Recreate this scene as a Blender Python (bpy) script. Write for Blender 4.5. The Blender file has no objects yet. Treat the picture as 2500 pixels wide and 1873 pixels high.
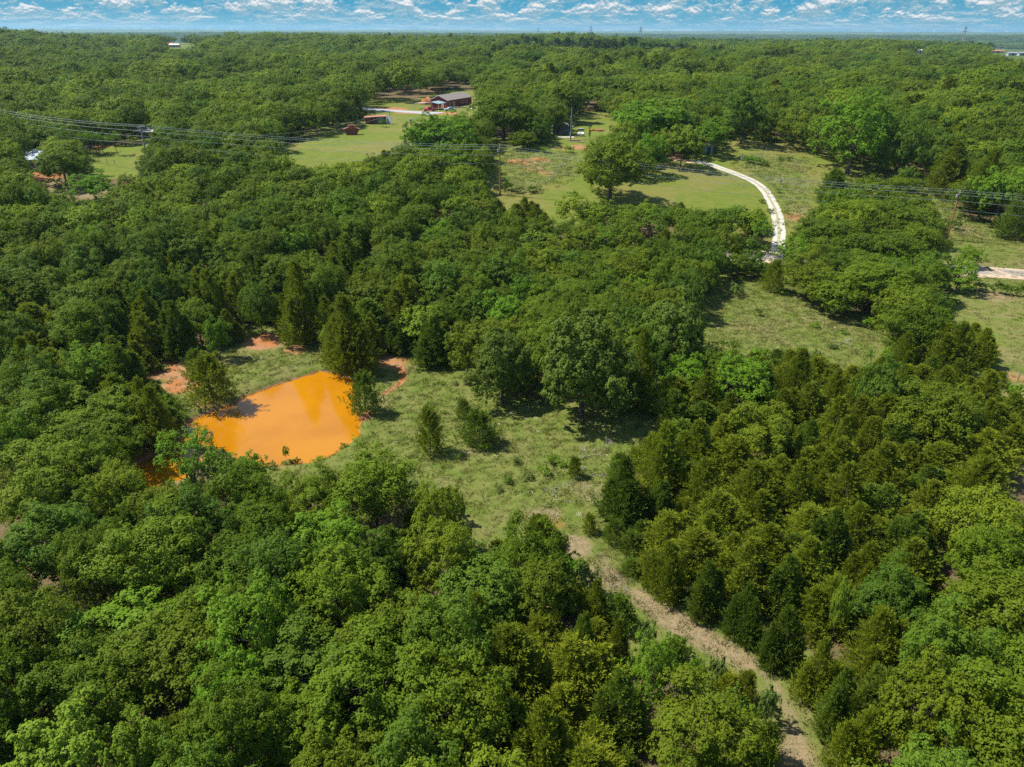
import bpy, bmesh, math, random
import numpy as np
from mathutils import Vector, Matrix

rng = np.random.default_rng(11)
random.seed(11)
S = bpy.context.scene
C = S.collection
R = math.radians

# ------------------------------------------------------------------ camera
H = 42.0
F = 1733.0 / 2500.0                     # focal length over picture width
PITCH, ROLL = R(26.54), R(0.17)
_f = np.array([0, math.cos(PITCH), -math.sin(PITCH)])
_u0 = np.array([0, math.sin(PITCH), math.cos(PITCH)])
_r0 = np.array([1.0, 0, 0])
_r = _r0 * math.cos(ROLL) + _u0 * math.sin(ROLL)
_u = _u0 * math.cos(ROLL) - _r0 * math.sin(ROLL)
cd = bpy.data.cameras.new('camera')
cam = bpy.data.objects.new('camera', cd)
C.objects.link(cam)
cd.sensor_fit = 'HORIZONTAL'
cd.sensor_width = 36
cd.lens = 36 * F
cd.clip_start = 0.5
cd.clip_end = 60000
cam.matrix_world = Matrix(((_r[0], _u[0], -_f[0], 0), (_r[1], _u[1], -_f[1], 0), (_r[2], _u[2], -_f[2], H), (0, 0, 0, 1)))
S.camera = cam

# ------------------------------------------------------------------ sky and sun
SUN_EL, SUN_AZ = R(56), R(-80)          # azimuth from +Y, clockwise seen from above
sdir = Vector((math.cos(SUN_EL) * math.sin(SUN_AZ), math.cos(SUN_EL) * math.cos(SUN_AZ), math.sin(SUN_EL)))
ld = bpy.data.lights.new('sun', 'SUN')
ld.energy = 4.4
ld.angle = R(0.5)
ld.color = (1.0, 0.93, 0.80)
sun = bpy.data.objects.new('sun', ld)
C.objects.link(sun)
sun.rotation_euler = (-sdir).to_track_quat('-Z', 'Y').to_euler()
sun.location = (0, 0, 200)

W = bpy.data.worlds.new('World')
S.world = W
W.use_nodes = True


class NT:
    """small node tree writer"""
    def __init__(s, nt):
        s.nt = nt
        nt.nodes.clear()

    def n(s, t, **kw):
        nd = s.nt.nodes.new(t)
        for k, v in kw.items():
            setattr(nd, k, v)
        return nd

    def l(s, a, b):
        s.nt.links.new(a, b)

    def put(s, sock, v):
        if isinstance(v, bpy.types.NodeSocket):
            s.l(v, sock)
        elif v is not None:
            if sock.type == 'RGBA' and len(v) == 3:
                v = (*v, 1)
            sock.default_value = v

    def m(s, op, a, b=None, c=None, clamp=False):
        nd = s.n('ShaderNodeMath', operation=op, use_clamp=clamp)
        for i, v in enumerate((a, b, c)):
            if v is not None:
                s.put(nd.inputs[i], v)
        return nd.outputs[0]

    def mix(s, f, a, b, blend='MIX'):
        nd = s.n('ShaderNodeMix', data_type='RGBA', blend_type=blend)
        s.put(nd.inputs[0], f)
        s.put(nd.inputs[6], a)
        s.put(nd.inputs[7], b)
        return nd.outputs[2]

    def ramp(s, v, lo, hi, a=0.0, b=1.0):
        nd = s.n('ShaderNodeMapRange', interpolation_type='SMOOTHSTEP')
        s.put(nd.inputs[0], v)
        for i, x in enumerate((lo, hi, a, b)):
            nd.inputs[i + 1].default_value = x
        return nd.outputs[0]

    def noise(s, vec, scale, detail=4, rough=0.55, dist=0.0, w=None):
        nd = s.n('ShaderNodeTexNoise')
        if vec is not None:
            s.l(vec, nd.inputs['Vector'])
        nd.inputs['Scale'].default_value = scale
        nd.inputs['Detail'].default_value = detail
        nd.inputs['Roughness'].default_value = rough
        nd.inputs['Distortion'].default_value = dist
        return nd.outputs['Fac']

    def comb(s, x, y, z):
        nd = s.n('ShaderNodeCombineXYZ')
        for i, v in enumerate((x, y, z)):
            s.put(nd.inputs[i], v)
        return nd.outputs[0]


w = NT(W.node_tree)
out = w.n('ShaderNodeOutputWorld')
sky = w.n('ShaderNodeTexSky', sky_type='NISHITA', sun_disc=False)
sky.sun_elevation = SUN_EL
sky.sun_rotation = SUN_AZ % (2 * math.pi)
sky.air_density = 1.0
sky.dust_density = 0.5
sky.ozone_density = 1.0
bg1 = w.n('ShaderNodeBackground')
w.l(sky.outputs[0], bg1.inputs[0])
bg1.inputs[1].default_value = 0.095
tc = w.n('ShaderNodeTexCoord')
sx = w.n('ShaderNodeSeparateXYZ')
w.l(tc.outputs['Generated'], sx.inputs[0])
az = w.m('ARCTAN2', sx.outputs[0], sx.outputs[1])
el = w.m('MAXIMUM', sx.outputs[2], 0.0)


def cloud(scu, scv, lo, hi, off, sharp=4):
    """cumulus rows: a noise over bearing and (log) elevation, lit tops from a second, higher sample"""
    v = w.m('LOGARITHM', w.m('ADD', el, 0.014), math.e)
    p1 = w.comb(w.m('MULTIPLY', az, scu), w.m('MULTIPLY', v, scv), off)
    p2 = w.comb(w.m('MULTIPLY', az, scu), w.m('ADD', w.m('MULTIPLY', v, scv), 0.13), off)
    n1 = w.noise(p1, 1.0, 6, 0.62)
    n2 = w.noise(p2, 1.0, 6, 0.62)
    return w.ramp(n1, lo, hi), w.ramp(w.m('SUBTRACT', n1, n2), -0.03, 0.11)


m1, s1 = cloud(30, 2.0, 0.485, 0.57, 3.1)
m2, s2 = cloud(9, 1.3, 0.47, 0.62, 9.7)
m3, s3 = cloud(64, 4.2, 0.49, 0.59, 5.5)
blue = w.mix(w.ramp(el, 0.0, 0.035), (0.15, 0.44, 0.60), (0.055, 0.35, 0.56))
c0 = w.mix(w.m('MULTIPLY', m2, 0.70), blue, w.mix(s2, (0.16, 0.39, 0.52), (0.60, 0.70, 0.76)))
c1 = w.mix(w.m('MULTIPLY', m3, 0.62), c0, w.mix(s3, (0.22, 0.44, 0.55), (0.72, 0.78, 0.80)))
c2 = w.mix(w.m('MULTIPLY', m1, w.ramp(el, 0.002, 0.016)), c1, w.mix(s1, (0.24, 0.44, 0.55), (0.96, 0.93, 0.92)))
bg2 = w.n('ShaderNodeBackground')
w.l(c2, bg2.inputs[0])
bg2.inputs[1].default_value = 0.50
# higher clouds over the true sky colour
ms = w.n('ShaderNodeMixShader')
w.l(w.ramp(el, 0.06, 0.20), ms.inputs[0])
w.l(bg2.outputs[0], ms.inputs[1])
w.l(bg1.outputs[0], ms.inputs[2])
w.l(ms.outputs[0], out.inputs[0])

S.view_settings.view_transform = 'Standard'
S.view_settings.look = 'None'
S.view_settings.exposure = 1.0
S.view_settings.gamma = 1.0
S.render.engine = 'CYCLES'
cy = S.cycles
cy.max_bounces = 5
cy.diffuse_bounces = 3
cy.glossy_bounces = 2
cy.transmission_bounces = 2
cy.transparent_max_bounces = 2
cy.volume_bounces = 0
cy.use_denoising = False
cy.caustics_reflective = False
cy.caustics_refractive = False
cy.sample_clamp_indirect = 4


# ------------------------------------------------------------------ materials
def mat(name):
    m = bpy.data.materials.new(name)
    m.use_nodes = True
    t = NT(m.node_tree)
    o = t.n('ShaderNodeOutputMaterial')
    return m, t, o


def bsdf(t, o, col, rough=0.8, spec=0.3, metal=0.0, bump=None, bstr=0.3, bdist=0.05):
    b = t.n('ShaderNodeBsdfPrincipled')
    t.put(b.inputs['Base Color'], col)
    t.put(b.inputs['Roughness'], rough)
    b.inputs['Specular IOR Level'].default_value = spec
    b.inputs['Metallic'].default_value = metal
    if bump is not None:
        bn = t.n('ShaderNodeBump')
        bn.inputs['Strength'].default_value = bstr
        bn.inputs['Distance'].default_value = bdist
        t.l(bump, bn.inputs['Height'])
        t.l(bn.outputs[0], b.inputs['Normal'])
    t.l(b.outputs[0], o.inputs[0])
    return b


def plain(name, c1, c2=None, scale=3.0, rough=0.8, metal=0.0, spec=0.3, bstr=0.2):
    """a surface that wanders between two colours with fine wear"""
    m, t, o = mat(name)
    g = t.n('ShaderNodeTexCoord').outputs['Object']
    c2 = c2 or tuple(0.75 * c for c in c1)
    n = t.noise(g, scale, 6, 0.65)
    col = t.mix(t.ramp(n, 0.35, 0.68), c1, c2)
    bsdf(t, o, col, rough, spec, metal, t.noise(g, scale * 6, 3), bstr)
    return m


def foliage(name, base, alt, dry=(0.16, 0.15, 0.05), amt=0.06, trans=0.36, rough=0.5, spec=0.08, var=0.62, lw=0.42):
    """leaves: colour differs from leaf to leaf, from limb to limb and from tree to tree"""
    m, t, o = mat(name)
    at = t.n('ShaderNodeAttribute', attribute_name='leaf')
    oi = t.n('ShaderNodeObjectInfo')
    geo = t.n('ShaderNodeNewGeometry')
    big = t.noise(geo.outputs['Position'], 0.035, 3)
    rnd = oi.outputs['Random']
    k = t.m('ADD', t.m('MULTIPLY', rnd, 0.8), t.m('MULTIPLY', t.ramp(big, 0.35, 0.65), 0.2))
    col = t.mix(k, base, alt)
    r2 = t.m('FRACT', t.m('MULTIPLY', rnd, 37.7))
    val = t.m('ADD', 1.0 - var * 0.5, t.m('MULTIPLY', t.m('ADD', t.m('MULTIPLY', r2, 1 - lw), t.m('MULTIPLY', at.outputs['Fac'], lw)), var))
    hs = t.n('ShaderNodeHueSaturation')
    t.l(col, hs.inputs['Color'])
    t.l(val, hs.inputs['Value'])
    hs.inputs['Saturation'].default_value = 1.0
    col = t.mix(t.ramp(at.outputs['Fac'], 1.0 - amt, 1.0), hs.outputs[0], dry)
    b = t.n('ShaderNodeBsdfPrincipled')
    t.l(col, b.inputs['Base Color'])
    b.inputs['Roughness'].default_value = rough
    b.inputs['Specular IOR Level'].default_value = spec
    tr = t.n('ShaderNodeBsdfTranslucent')
    t.l(t.mix(0.5, col, (0.25, 0.36, 0.03), 'MIX'), tr.inputs[0])
    mx = t.n('ShaderNodeMixShader')
    mx.inputs[0].default_value = trans
    t.l(b.outputs[0], mx.inputs[1])
    t.l(tr.outputs[0], mx.inputs[2])
    t.l(mx.outputs[0], o.inputs[0])
    return m


M = {}
M['oak'] = foliage('oak_leaves', (0.082, 0.142, 0.008), (0.142, 0.188, 0.011), amt=0.05)
M['oakblue'] = foliage('blue_oak_leaves', (0.068, 0.132, 0.012), (0.094, 0.160, 0.014), amt=0.03)
M['cedar'] = foliage('cedar_sprays', (0.120, 0.166, 0.009), (0.178, 0.206, 0.012), dry=(0.15, 0.09, 0.03), amt=0.06, trans=0.30, rough=0.7, spec=0.1)
M['darkcedar'] = foliage('dark_cedar_sprays', (0.080, 0.136, 0.012), (0.108, 0.160, 0.014), amt=0.03, trans=0.25, rough=0.7, spec=0.1)
M['lightoak'] = foliage('light_oak_leaves', (0.098, 0.150, 0.020), (0.122, 0.172, 0.024), amt=0.06)
M['elm'] = foliage('elm_leaves', (0.090, 0.205, 0.010), (0.140, 0.240, 0.015), amt=0.03, trans=0.35)
M['yellowleaf'] = foliage('yellow_green_leaves', (0.19, 0.27, 0.02), (0.15, 0.24, 0.02), amt=0.05, trans=0.35)
M['far'] = foliage('woodland_leaves', (0.060, 0.128, 0.009), (0.165, 0.215, 0.012), amt=0.03, var=0.8, lw=0.2)
M['pine'] = foliage('pine_needles', (0.075, 0.120, 0.026), (0.095, 0.140, 0.028), amt=0.06, trans=0.1)
M['weed'] = foliage('weed_leaves', (0.10, 0.17, 0.03), (0.15, 0.19, 0.05), dry=(0.32, 0.28, 0.17), amt=0.2)
M['blade'] = foliage('grass_blades', (0.115, 0.140, 0.024), (0.150, 0.155, 0.040), dry=(0.24, 0.20, 0.11), amt=0.25, trans=0.3, rough=0.6)
M['bark'] = plain('bark', (0.10, 0.085, 0.07), (0.05, 0.04, 0.033), 4, 0.95)
M['deadwood'] = plain('dead_wood', (0.42, 0.37, 0.33), (0.27, 0.22, 0.19), 3, 0.9)
M['polewood'] = plain('pole_wood', (0.32, 0.15, 0.06), (0.20, 0.095, 0.045), 1.4, 0.9)
M['greywood'] = plain('grey_wood', (0.27, 0.245, 0.22), (0.15, 0.13, 0.115), 1.6, 0.9)
M['wire'] = plain('wire_metal', (0.46, 0.50, 0.48), (0.40, 0.44, 0.42), 1, 0.5, 0.0, 0.5)
M['porcelain'] = plain('porcelain', (0.6, 0.6, 0.58), (0.45, 0.45, 0.44), 5, 0.3)
M['galv'] = plain('galvanised_metal', (0.42, 0.44, 0.46), (0.28, 0.30, 0.32), 2, 0.45, 0.5)
M['brick'] = plain('red_brick', (0.30, 0.060, 0.045), (0.22, 0.045, 0.040), 2.2, 0.85)
M['shingle'] = plain('grey_shingles', (0.23, 0.205, 0.185), (0.16, 0.145, 0.135), 3, 0.9)
M['trim'] = plain('white_trim', (0.62, 0.60, 0.55), (0.48, 0.46, 0.42), 3, 0.6)
M['glass'] = plain('dark_glass', (0.03, 0.035, 0.045), (0.02, 0.025, 0.03), 1, 0.08, 0, 0.6, 0)
M['bluemetal'] = plain('blue_grey_metal', (0.30, 0.42, 0.46), (0.24, 0.35, 0.40), 1, 0.4, 0.2)
M['tanmetal'] = plain('tan_metal', (0.42, 0.36, 0.30), (0.32, 0.27, 0.22), 1, 0.5, 0.1)
M['red'] = plain('red_paint', (0.42, 0.015, 0.03), (0.36, 0.012, 0.02), 1, 0.25, 0, 0.6, 0)
M['bluecar'] = plain('pale_blue_paint', (0.40, 0.52, 0.62), (0.36, 0.46, 0.56), 1, 0.25, 0.2, 0.6, 0)
M['rubber'] = plain('black_rubber', (0.02, 0.02, 0.02), (0.035, 0.03, 0.03), 5, 0.8)
M['rust'] = plain('rusty_sheet', (0.24, 0.085, 0.045), (0.13, 0.04, 0.028), 1.3, 0.9)
M['rustroof'] = plain('rusty_roof_sheet', (0.40, 0.15, 0.10), (0.26, 0.13, 0.10), 1.0, 0.8)
M['bluewall'] = plain('faded_blue_wall', (0.11, 0.24, 0.30), (0.07, 0.15, 0.20), 1.2, 0.8)
M['paleblue'] = plain('pale_sheet', (0.36, 0.42, 0.46), (0.28, 0.33, 0.37), 1.2, 0.7)
M['white'] = plain('white_paint', (0.78, 0.80, 0.80), (0.62, 0.64, 0.64), 2, 0.4)
M['orange'] = plain('orange_plastic', (0.62, 0.13, 0.03), (0.46, 0.10, 0.03), 2, 0.5)
M['black'] = plain('black_metal', (0.03, 0.03, 0.03), (0.05, 0.045, 0.04), 3, 0.6)
M['clay'] = plain('orange_clay', (0.36, 0.130, 0.045), (0.24, 0.095, 0.035), 0.7, 0.95)
M['plank'] = plain('pale_planks', (0.50, 0.40, 0.24), (0.30, 0.25, 0.17), 2, 0.85)
M['flower'] = plain('white_petals', (0.72, 0.72, 0.58), (0.6, 0.6, 0.4), 8, 0.7)
M['redroof'] = plain('red_roof_paint', (0.42, 0.09, 0.06), (0.34, 0.08, 0.06), 1.2, 0.7)
M['concrete'] = plain('pale_concrete', (0.48, 0.44, 0.38), (0.38, 0.35, 0.30), 1.0, 0.9)


# ------------------------------------------------------------------ object helpers
def tag(o, label=None, cat=None, group=None, kind=None):
    if label:
        o['label'] = label
    if cat:
        o['category'] = cat
    if group:
        o['group'] = group
    if kind:
        o['kind'] = kind
    return o


def empty(name, loc=(0, 0, 0), rz=0.0):
    o = bpy.data.objects.new(name, None)
    o.empty_display_size = 0.5
    C.objects.link(o)
    o.location = loc
    o.rotation_euler = (0, 0, rz)
    return o


def link(name, me, m=None, parent=None):
    o = bpy.data.objects.new(name, me)
    C.objects.link(o)
    if m is not None:
        me.materials.clear()
        me.materials.append(M[m] if isinstance(m, str) else m)
    if parent:
        o.parent = parent
    return o


def npmesh(name, V, Fc, leaf=None, smooth=False):
    """mesh from an (n,3) array and an (m,k) array of equal-sided faces"""
    me = bpy.data.meshes.new(name)
    V = np.asarray(V, np.float32)
    Fc = np.asarray(Fc, np.int32)
    k = Fc.shape[1]
    me.vertices.add(len(V))
    me.vertices.foreach_set('co', V.ravel())
    me.loops.add(Fc.size)
    me.loops.foreach_set('vertex_index', Fc.ravel())
    me.polygons.add(len(Fc))
    me.polygons.foreach_set('loop_start', np.arange(len(Fc), dtype=np.int32) * k)
    me.polygons.foreach_set('use_smooth', np.full(len(Fc), smooth))
    me.update(calc_edges=True)
    if leaf is not None:
        a = me.attributes.new('leaf', 'FLOAT', 'FACE')
        a.data.foreach_set('value', np.asarray(leaf, np.float32))
    return me


class MB:
    """collects boxes, prisms and tubes; build() links them as ONE mesh"""
    def __init__(s):
        s.bm = bmesh.new()

    def box(s, c, d, rz=0.0, rx=0.0, ry=0.0, taper=1.0):
        mt = Matrix.Translation(c) @ Matrix.Rotation(rz, 4, 'Z') @ Matrix.Rotation(ry, 4, 'Y') @ Matrix.Rotation(rx, 4, 'X')
        vs = []
        for z in (-0.5, 0.5):
            k = taper if z > 0 else 1.0
            for x, y in ((-0.5, -0.5), (0.5, -0.5), (0.5, 0.5), (-0.5, 0.5)):
                vs.append(s.bm.verts.new(mt @ Vector((x * d[0] * k, y * d[1] * k, z * d[2]))))
        for f in ((3, 2, 1, 0), (4, 5, 6, 7), (0, 1, 5, 4), (1, 2, 6, 5), (2, 3, 7, 6), (3, 0, 4, 7)):
            s.bm.faces.new([vs[i] for i in f])
        return s

    def prism(s, pts, axis, a, b):
        """pts: outline in the two other axes; extruded along axis 'x' or 'y' or 'z' from a to b"""
        def P(p, t):
            return {'x': (t, p[0], p[1]), 'y': (p[0], t, p[1]), 'z': (p[0], p[1], t)}[axis]
        A = [s.bm.verts.new(P(p, a)) for p in pts]
        B = [s.bm.verts.new(P(p, b)) for p in pts]
        n = len(pts)
        s.bm.faces.new(A[::-1])
        s.bm.faces.new(B)
        for i in range(n):
            s.bm.faces.new((A[i], A[(i + 1) % n], B[(i + 1) % n], B[i]))
        return s

    def tube(s, pts, rad, seg=6, cap=True):
        pts = [Vector(p) for p in pts]
        if not hasattr(rad, '__len__'):
            rad = [rad] * len(pts)
        rings = []
        for i, p in enumerate(pts):
            d = (pts[min(i + 1, len(pts) - 1)] - pts[max(i - 1, 0)]).normalized()
            a = d.orthogonal().normalized() if i == 0 else (a - d * a.dot(d)).normalized()
            b = d.cross(a)
            rings.append([s.bm.verts.new(p + (a * math.cos(t) + b * math.sin(t)) * rad[i]) for t in [2 * math.pi * k / seg for k in range(seg)]])
        for q, r_ in zip(rings, rings[1:]):
            for k in range(seg):
                s.bm.faces.new((q[k], q[(k + 1) % seg], r_[(k + 1) % seg], r_[k]))
        if cap:
            s.bm.faces.new(rings[0][::-1])
            s.bm.faces.new(rings[-1])
        return s

    def build(s, name, m, parent=None, bevel=0.0):
        bmesh.ops.recalc_face_normals(s.bm, faces=s.bm.faces)
        me = bpy.data.meshes.new(name)
        s.bm.to_mesh(me)
        s.bm.free()
        o = link(name, me, m, parent)
        if bevel:
            md = o.modifiers.new('bevel', 'BEVEL')
            md.width = bevel
            md.segments = 2
        return o


# ------------------------------------------------------------------ terrain and picture geometry
def sst(a, b, x):
    t = np.clip((x - a) / (b - a), 0, 1)
    return t * t * (3 - 2 * t)


def T0(x, y):
    """height of the land: flat by the pond, a shelf behind, a wooded ridge and low country beyond"""
    x = np.asarray(x, float)
    y = np.asarray(y, float)
    r = np.hypot(x, y)
    azd = np.degrees(np.arctan2(x, np.maximum(y, 1e-3)))
    z = 12.0 * sst(95, 225, y - 0.3 * x)
    A = 6.5 - 6.0 * sst(3, 14, azd) + 1.5 * np.sin(azd * 0.35) + 9.0 * sst(28, 35, -azd)
    z = z + A * sst(330, 1150, r) * (1 - sst(1300, 2300, r))
    z = z - 34 * sst(1500, 3200, r) + 22 * sst(4200, 5600, r) - 20 * sst(6500, 8500, r) + 36 * sst(9500, 13000, r)
    z = z + sst(250, 600, r) * (1.7 * np.sin(x / 61.0 + 1.3) * np.cos(y / 83.0) + 1.3 * np.sin(x / 143.0 - y / 107.0))
    z = z + 0.35 * np.sin(x / 9.0) * np.sin(y / 11.0 + 0.6) * sst(20, 60, r)
    z = z + sst(3000, 5000, r) * 5 * np.sin(x / 900.0) * np.sin(y / 1400.0 + 1)
    return z


K = 2500 / 2212.0                        # I measured most points on a 2212 px wide copy


def ray(px, py):
    """direction through photo pixel (2500 px wide)"""
    a = (px - 1250.0) / 2500.0 / F
    b = (936.5 - py) / 2500.0 / F
    d = _f + _r * a + _u * b
    return d / np.linalg.norm(d)


def hit(px, py, h=0.0, tmax=14000.0):
    """where the line of sight through the pixel meets the land raised by h"""
    d = ray(px, py)
    t0, t = 5.0, 5.0
    while t < tmax:
        p = np.array([0, 0, H]) + d * t
        if p[2] < T0(p[0], p[1]) + h:
            lo, hi = t0, t
            for _ in range(24):
                m_ = 0.5 * (lo + hi)
                p = np.array([0, 0, H]) + d * m_
                if p[2] < T0(p[0], p[1]) + h:
                    hi = m_
                else:
                    lo = m_
            p = np.array([0, 0, H]) + d * hi
            return Vector((p[0], p[1], float(T0(p[0], p[1]))))
        t0 = t
        t *= 1.02
    p = np.array([0, 0, H]) + d * t
    return Vector((p[0], p[1], float(T0(p[0], p[1]))))


def proj(P):
    """world points (n,3) -> photo pixels (n,2) and depth"""
    P = np.atleast_2d(np.asarray(P, float)) - np.array([0, 0, H])
    dz = P @ _f
    dz_ = np.maximum(dz, 0.1)
    return np.stack([1250 + 2500 * F * (P @ _r) / dz_, 936.5 - 2500 * F * (P @ _u) / dz_], 1), dz


def ppm(p):
    """photo pixels per metre at a place"""
    return 2500 * F / float(proj([tuple(p)])[1][0])


def inpoly(pts, poly):
    pts = np.atleast_2d(pts)
    x, y = pts[:, 0], pts[:, 1]
    c = np.zeros(len(x), bool)
    n = len(poly)
    j = n - 1
    for i in range(n):
        xi, yi = poly[i]
        xj, yj = poly[j]
        if yi != yj:
            c ^= ((yi > y) != (yj > y)) & (x < (xj - xi) * (y - yi) / (yj - yi) + xi)
        j = i
    return c


def sdist(pts, poly):
    """signed distance to a polygon, negative inside"""
    d = np.full(len(pts), 1e9)
    n = len(poly)
    for i in range(n):
        a = np.array(poly[i])
        b = np.array(poly[(i + 1) % n])
        ab = b - a
        t = np.clip(((pts - a) @ ab) / max(ab @ ab, 1e-9), 0, 1)
        d = np.minimum(d, np.hypot(*(pts - a - t[:, None] * ab).T))
    return np.where(inpoly(pts, poly), -d, d)


def D(*pts):                              # 2212-wide coordinates -> 2500-wide
    return [(x * K, y * K) for x, y in pts]


def wpoly(poly):
    return [tuple(hit(x, y)[:2]) for x, y in poly]


# open ground as seen in the photograph (2212-wide pixels)
OPEN = dict(
    meadow=D((318, 790), (372, 768), (430, 772), (500, 745), (540, 712), (620, 728), (690, 752), (700, 790), (800, 792), (840, 768), (870, 778), (925, 795), (1012, 782), (1022, 848), (1065, 866), (1170, 884), (1228, 898), (1300, 892), (1395, 884), (1405, 900), (1408, 945), (1360, 965), (1310, 990), (1303, 1060), (1300, 1130), (1295, 1200), (1298, 1240), (1262, 1190), (1215, 1125), (1150, 1115), (1110, 1135), (1080, 1150), (1020, 1110), (960, 1060), (900, 1040), (870, 1010), (800, 978), (700, 1000), (600, 1050), (560, 1040), (500, 990), (430, 965), (345, 1050), (276, 1054), (294, 985), (345, 952), (400, 915), (400, 890), (370, 850), (328, 825)),
    trail=D((1345, 1275), (1380, 1270), (1425, 1300), (1500, 1330), (1560, 1375), (1640, 1425), (1700, 1500), (1735, 1580), (1768, 1665), (1815, 1800), (1665, 1800), (1672, 1665), (1685, 1600), (1700, 1540), (1655, 1470), (1590, 1440), (1500, 1400), (1440, 1362), (1395, 1325), (1360, 1300)),
    glade=D((1545, 608), (1600, 585), (1690, 602), (1722, 602), (1780, 652), (1850, 692), (1915, 722), (1900, 765), (1845, 780), (1830, 800), (1790, 768), (1750, 745), (1700, 752), (1640, 755), (1580, 755), (1530, 745), (1515, 700), (1510, 665), (1560, 622)),
    pasture=D((2062, 650), (2100, 612), (2230, 622), (2230, 855), (2175, 812), (2155, 705), (2090, 682), (2062, 690)),
    verge=D((1990, 392), (2030, 402), (2062, 470), (2130, 485), (2230, 510), (2230, 622), (2090, 612), (2058, 540), (2035, 460)),
    strip=D((1860, 370), (1975, 378), (1990, 392), (1900, 392), (1850, 382)),
    field=D((1076, 425), (1068, 345), (1085, 312), (1165, 322), (1245, 330), (1255, 372), (1250, 395), (1300, 420), (1420, 395), (1425, 340), (1500, 352), (1560, 330), (1580, 308), (1700, 315), (1748, 340), (1790, 352), (1850, 370), (1840, 385), (1770, 365), (1748, 405), (1752, 440), (1762, 470), (1700, 482), (1692, 535), (1672, 545), (1668, 470), (1640, 432), (1560, 445), (1480, 432), (1400, 432), (1300, 425), (1225, 420), (1180, 440), (1110, 415)),
    yard=D((1170, 300), (1225, 292), (1235, 262), (1260, 245), (1310, 244), (1325, 262), (1315, 285), (1260, 310), (1190, 318), (1165, 312)),
    leftfield=D((570, 318), (680, 300), (735, 270), (800, 262), (840, 262), (900, 250), (925, 252), (885, 290), (860, 312), (800, 330), (770, 345), (700, 352), (640, 340)),
    houseyard=D((795, 226), (830, 220), (930, 228), (1030, 232), (1030, 250), (935, 258), (880, 250), (790, 250)),
    paddock=D((170, 322), (215, 328), (262, 340), (262, 352), (215, 368), (192, 345), (160, 322)),
    farmgap=D((60, 340), (112, 346), (112, 392), (86, 400), (64, 362)),
    bareleft=D((112, 396), (180, 406), (235, 420), (250, 432), (170, 425), (105, 410)),
    housegap=[(1022, 250), (1055, 238), (1075, 228), (1120, 220), (1142, 224), (1158, 244), (1158, 270), (1100, 280), (1030, 282)],
    shedgap=[(1350, 302), (1396, 296), (1400, 336), (1352, 336)],
    rowgap=D((182, 318), (300, 318), (300, 372), (195, 372)),
    polegap=D((293, 268), (311, 268), (314, 330), (300, 330)),
    midpolegap=D((1072, 308), (1090, 308), (1092, 425), (1074, 425)),
    gardengap=D((1592, 305), (1670, 318), (1680, 345), (1600, 345)),
    oakgap=D((1262, 398), (1425, 392), (1425, 428), (1262, 424)),
    weedy=D((1085, 325), (1240, 335), (1250, 372), (1180, 400), (1090, 425)),
    weedyright=D((1605, 335), (1735, 345), (1752, 470), (1700, 482), (1692, 430), (1650, 388), (1605, 362)),
    barred=D((212, 455), (255, 455), (255, 464), (212, 464)),
    fargap=D((360, 92), (392, 92), (425, 97), (425, 104), (362, 105)),
    farright=D((2140, 105), (2230, 109), (2230, 125), (2190, 125), (2140, 115)),
    farwhite=D((1981, 112), (1995, 112), (1995, 119), (1981, 119)),
    neck=D((1283, 1185), (1306, 1190), (1345, 1258), (1388, 1285), (1352, 1292), (1290, 1246)),
)
POND = D((405, 910), (440, 888), (500, 866), (535, 848), (600, 826), (650, 812), (690, 800), (730, 806), (762, 822), (764, 850), (762, 880), (772, 905), (770, 935), (740, 958), (700, 985), (650, 992), (600, 995), (560, 1000), (520, 985), (480, 960), (430, 950), (420, 1000), (395, 1022), (345, 1042), (284, 1048), (300, 998), (342, 974), (392, 962), (400, 935))
pondw = wpoly(POND)
WATER = float(np.mean([T0(*p) for p in pondw])) - 0.45


def dense(poly, step=0.7, jit=0.22):
    """a wandering outline from straight runs"""
    o = []
    n = len(poly)
    rr = random.Random(4)
    for i in range(n):
        a, b = Vector(poly[i]), Vector(poly[(i + 1) % n])
        k = max(1, int((b - a).length / step))
        for j in range(k):
            q = a.lerp(b, j / k)
            o.append((q.x + rr.uniform(-jit, jit), q.y + rr.uniform(-jit, jit)))
    return o


pondd = dense(pondw)

openw = {k: wpoly(v) for k, v in OPEN.items()}
# the ground sheet ----------------------------------------------------------
def axis(lo, hi, fine0, fine1, fstep, mstep, m0, m1):
    a = list(np.arange(fine0, fine1, fstep))
    p = fine1
    st = fstep
    while p < hi:
        a.append(p)
        st = mstep if p < m1 else st * 1.09
        p += st
    a.append(hi)
    p = fine0
    st = fstep
    while p > lo:
        st = mstep if p > m0 else st * 1.09
        p -= st
        a.append(max(p, lo))
    return np.unique(np.round(a, 3))


gx = axis(-13000, 13000, -48, 48, 0.5, 1.2, -110, 150)
gy = axis(-60, 14000, 44, 112, 0.5, 1.2, 24, 330)
X, Y = np.meshgrid(gx, gy)
P2 = np.stack([X.ravel(), Y.ravel()], 1)
Z = T0(P2[:, 0], P2[:, 1])
near = (np.abs(P2[:, 0] + 15) < 60) & (P2[:, 1] > 35) & (P2[:, 1] < 125)
sp = np.full(len(P2), 99.0)
sp[near] = sdist(P2[near], pondd)
# basin: the land drops to the pond with a short steep bank
bank = sst(1.3, -1.0, sp)
bedge = sst(2.8, 0.2, sp)
Z = np.where(near, Z * (1 - bedge) + (WATER + 0.45) * bedge, Z)
Z = Z - bank * 1.2 + 0.05 * rng.standard_normal(len(Z)) * (sp < 30)


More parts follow.
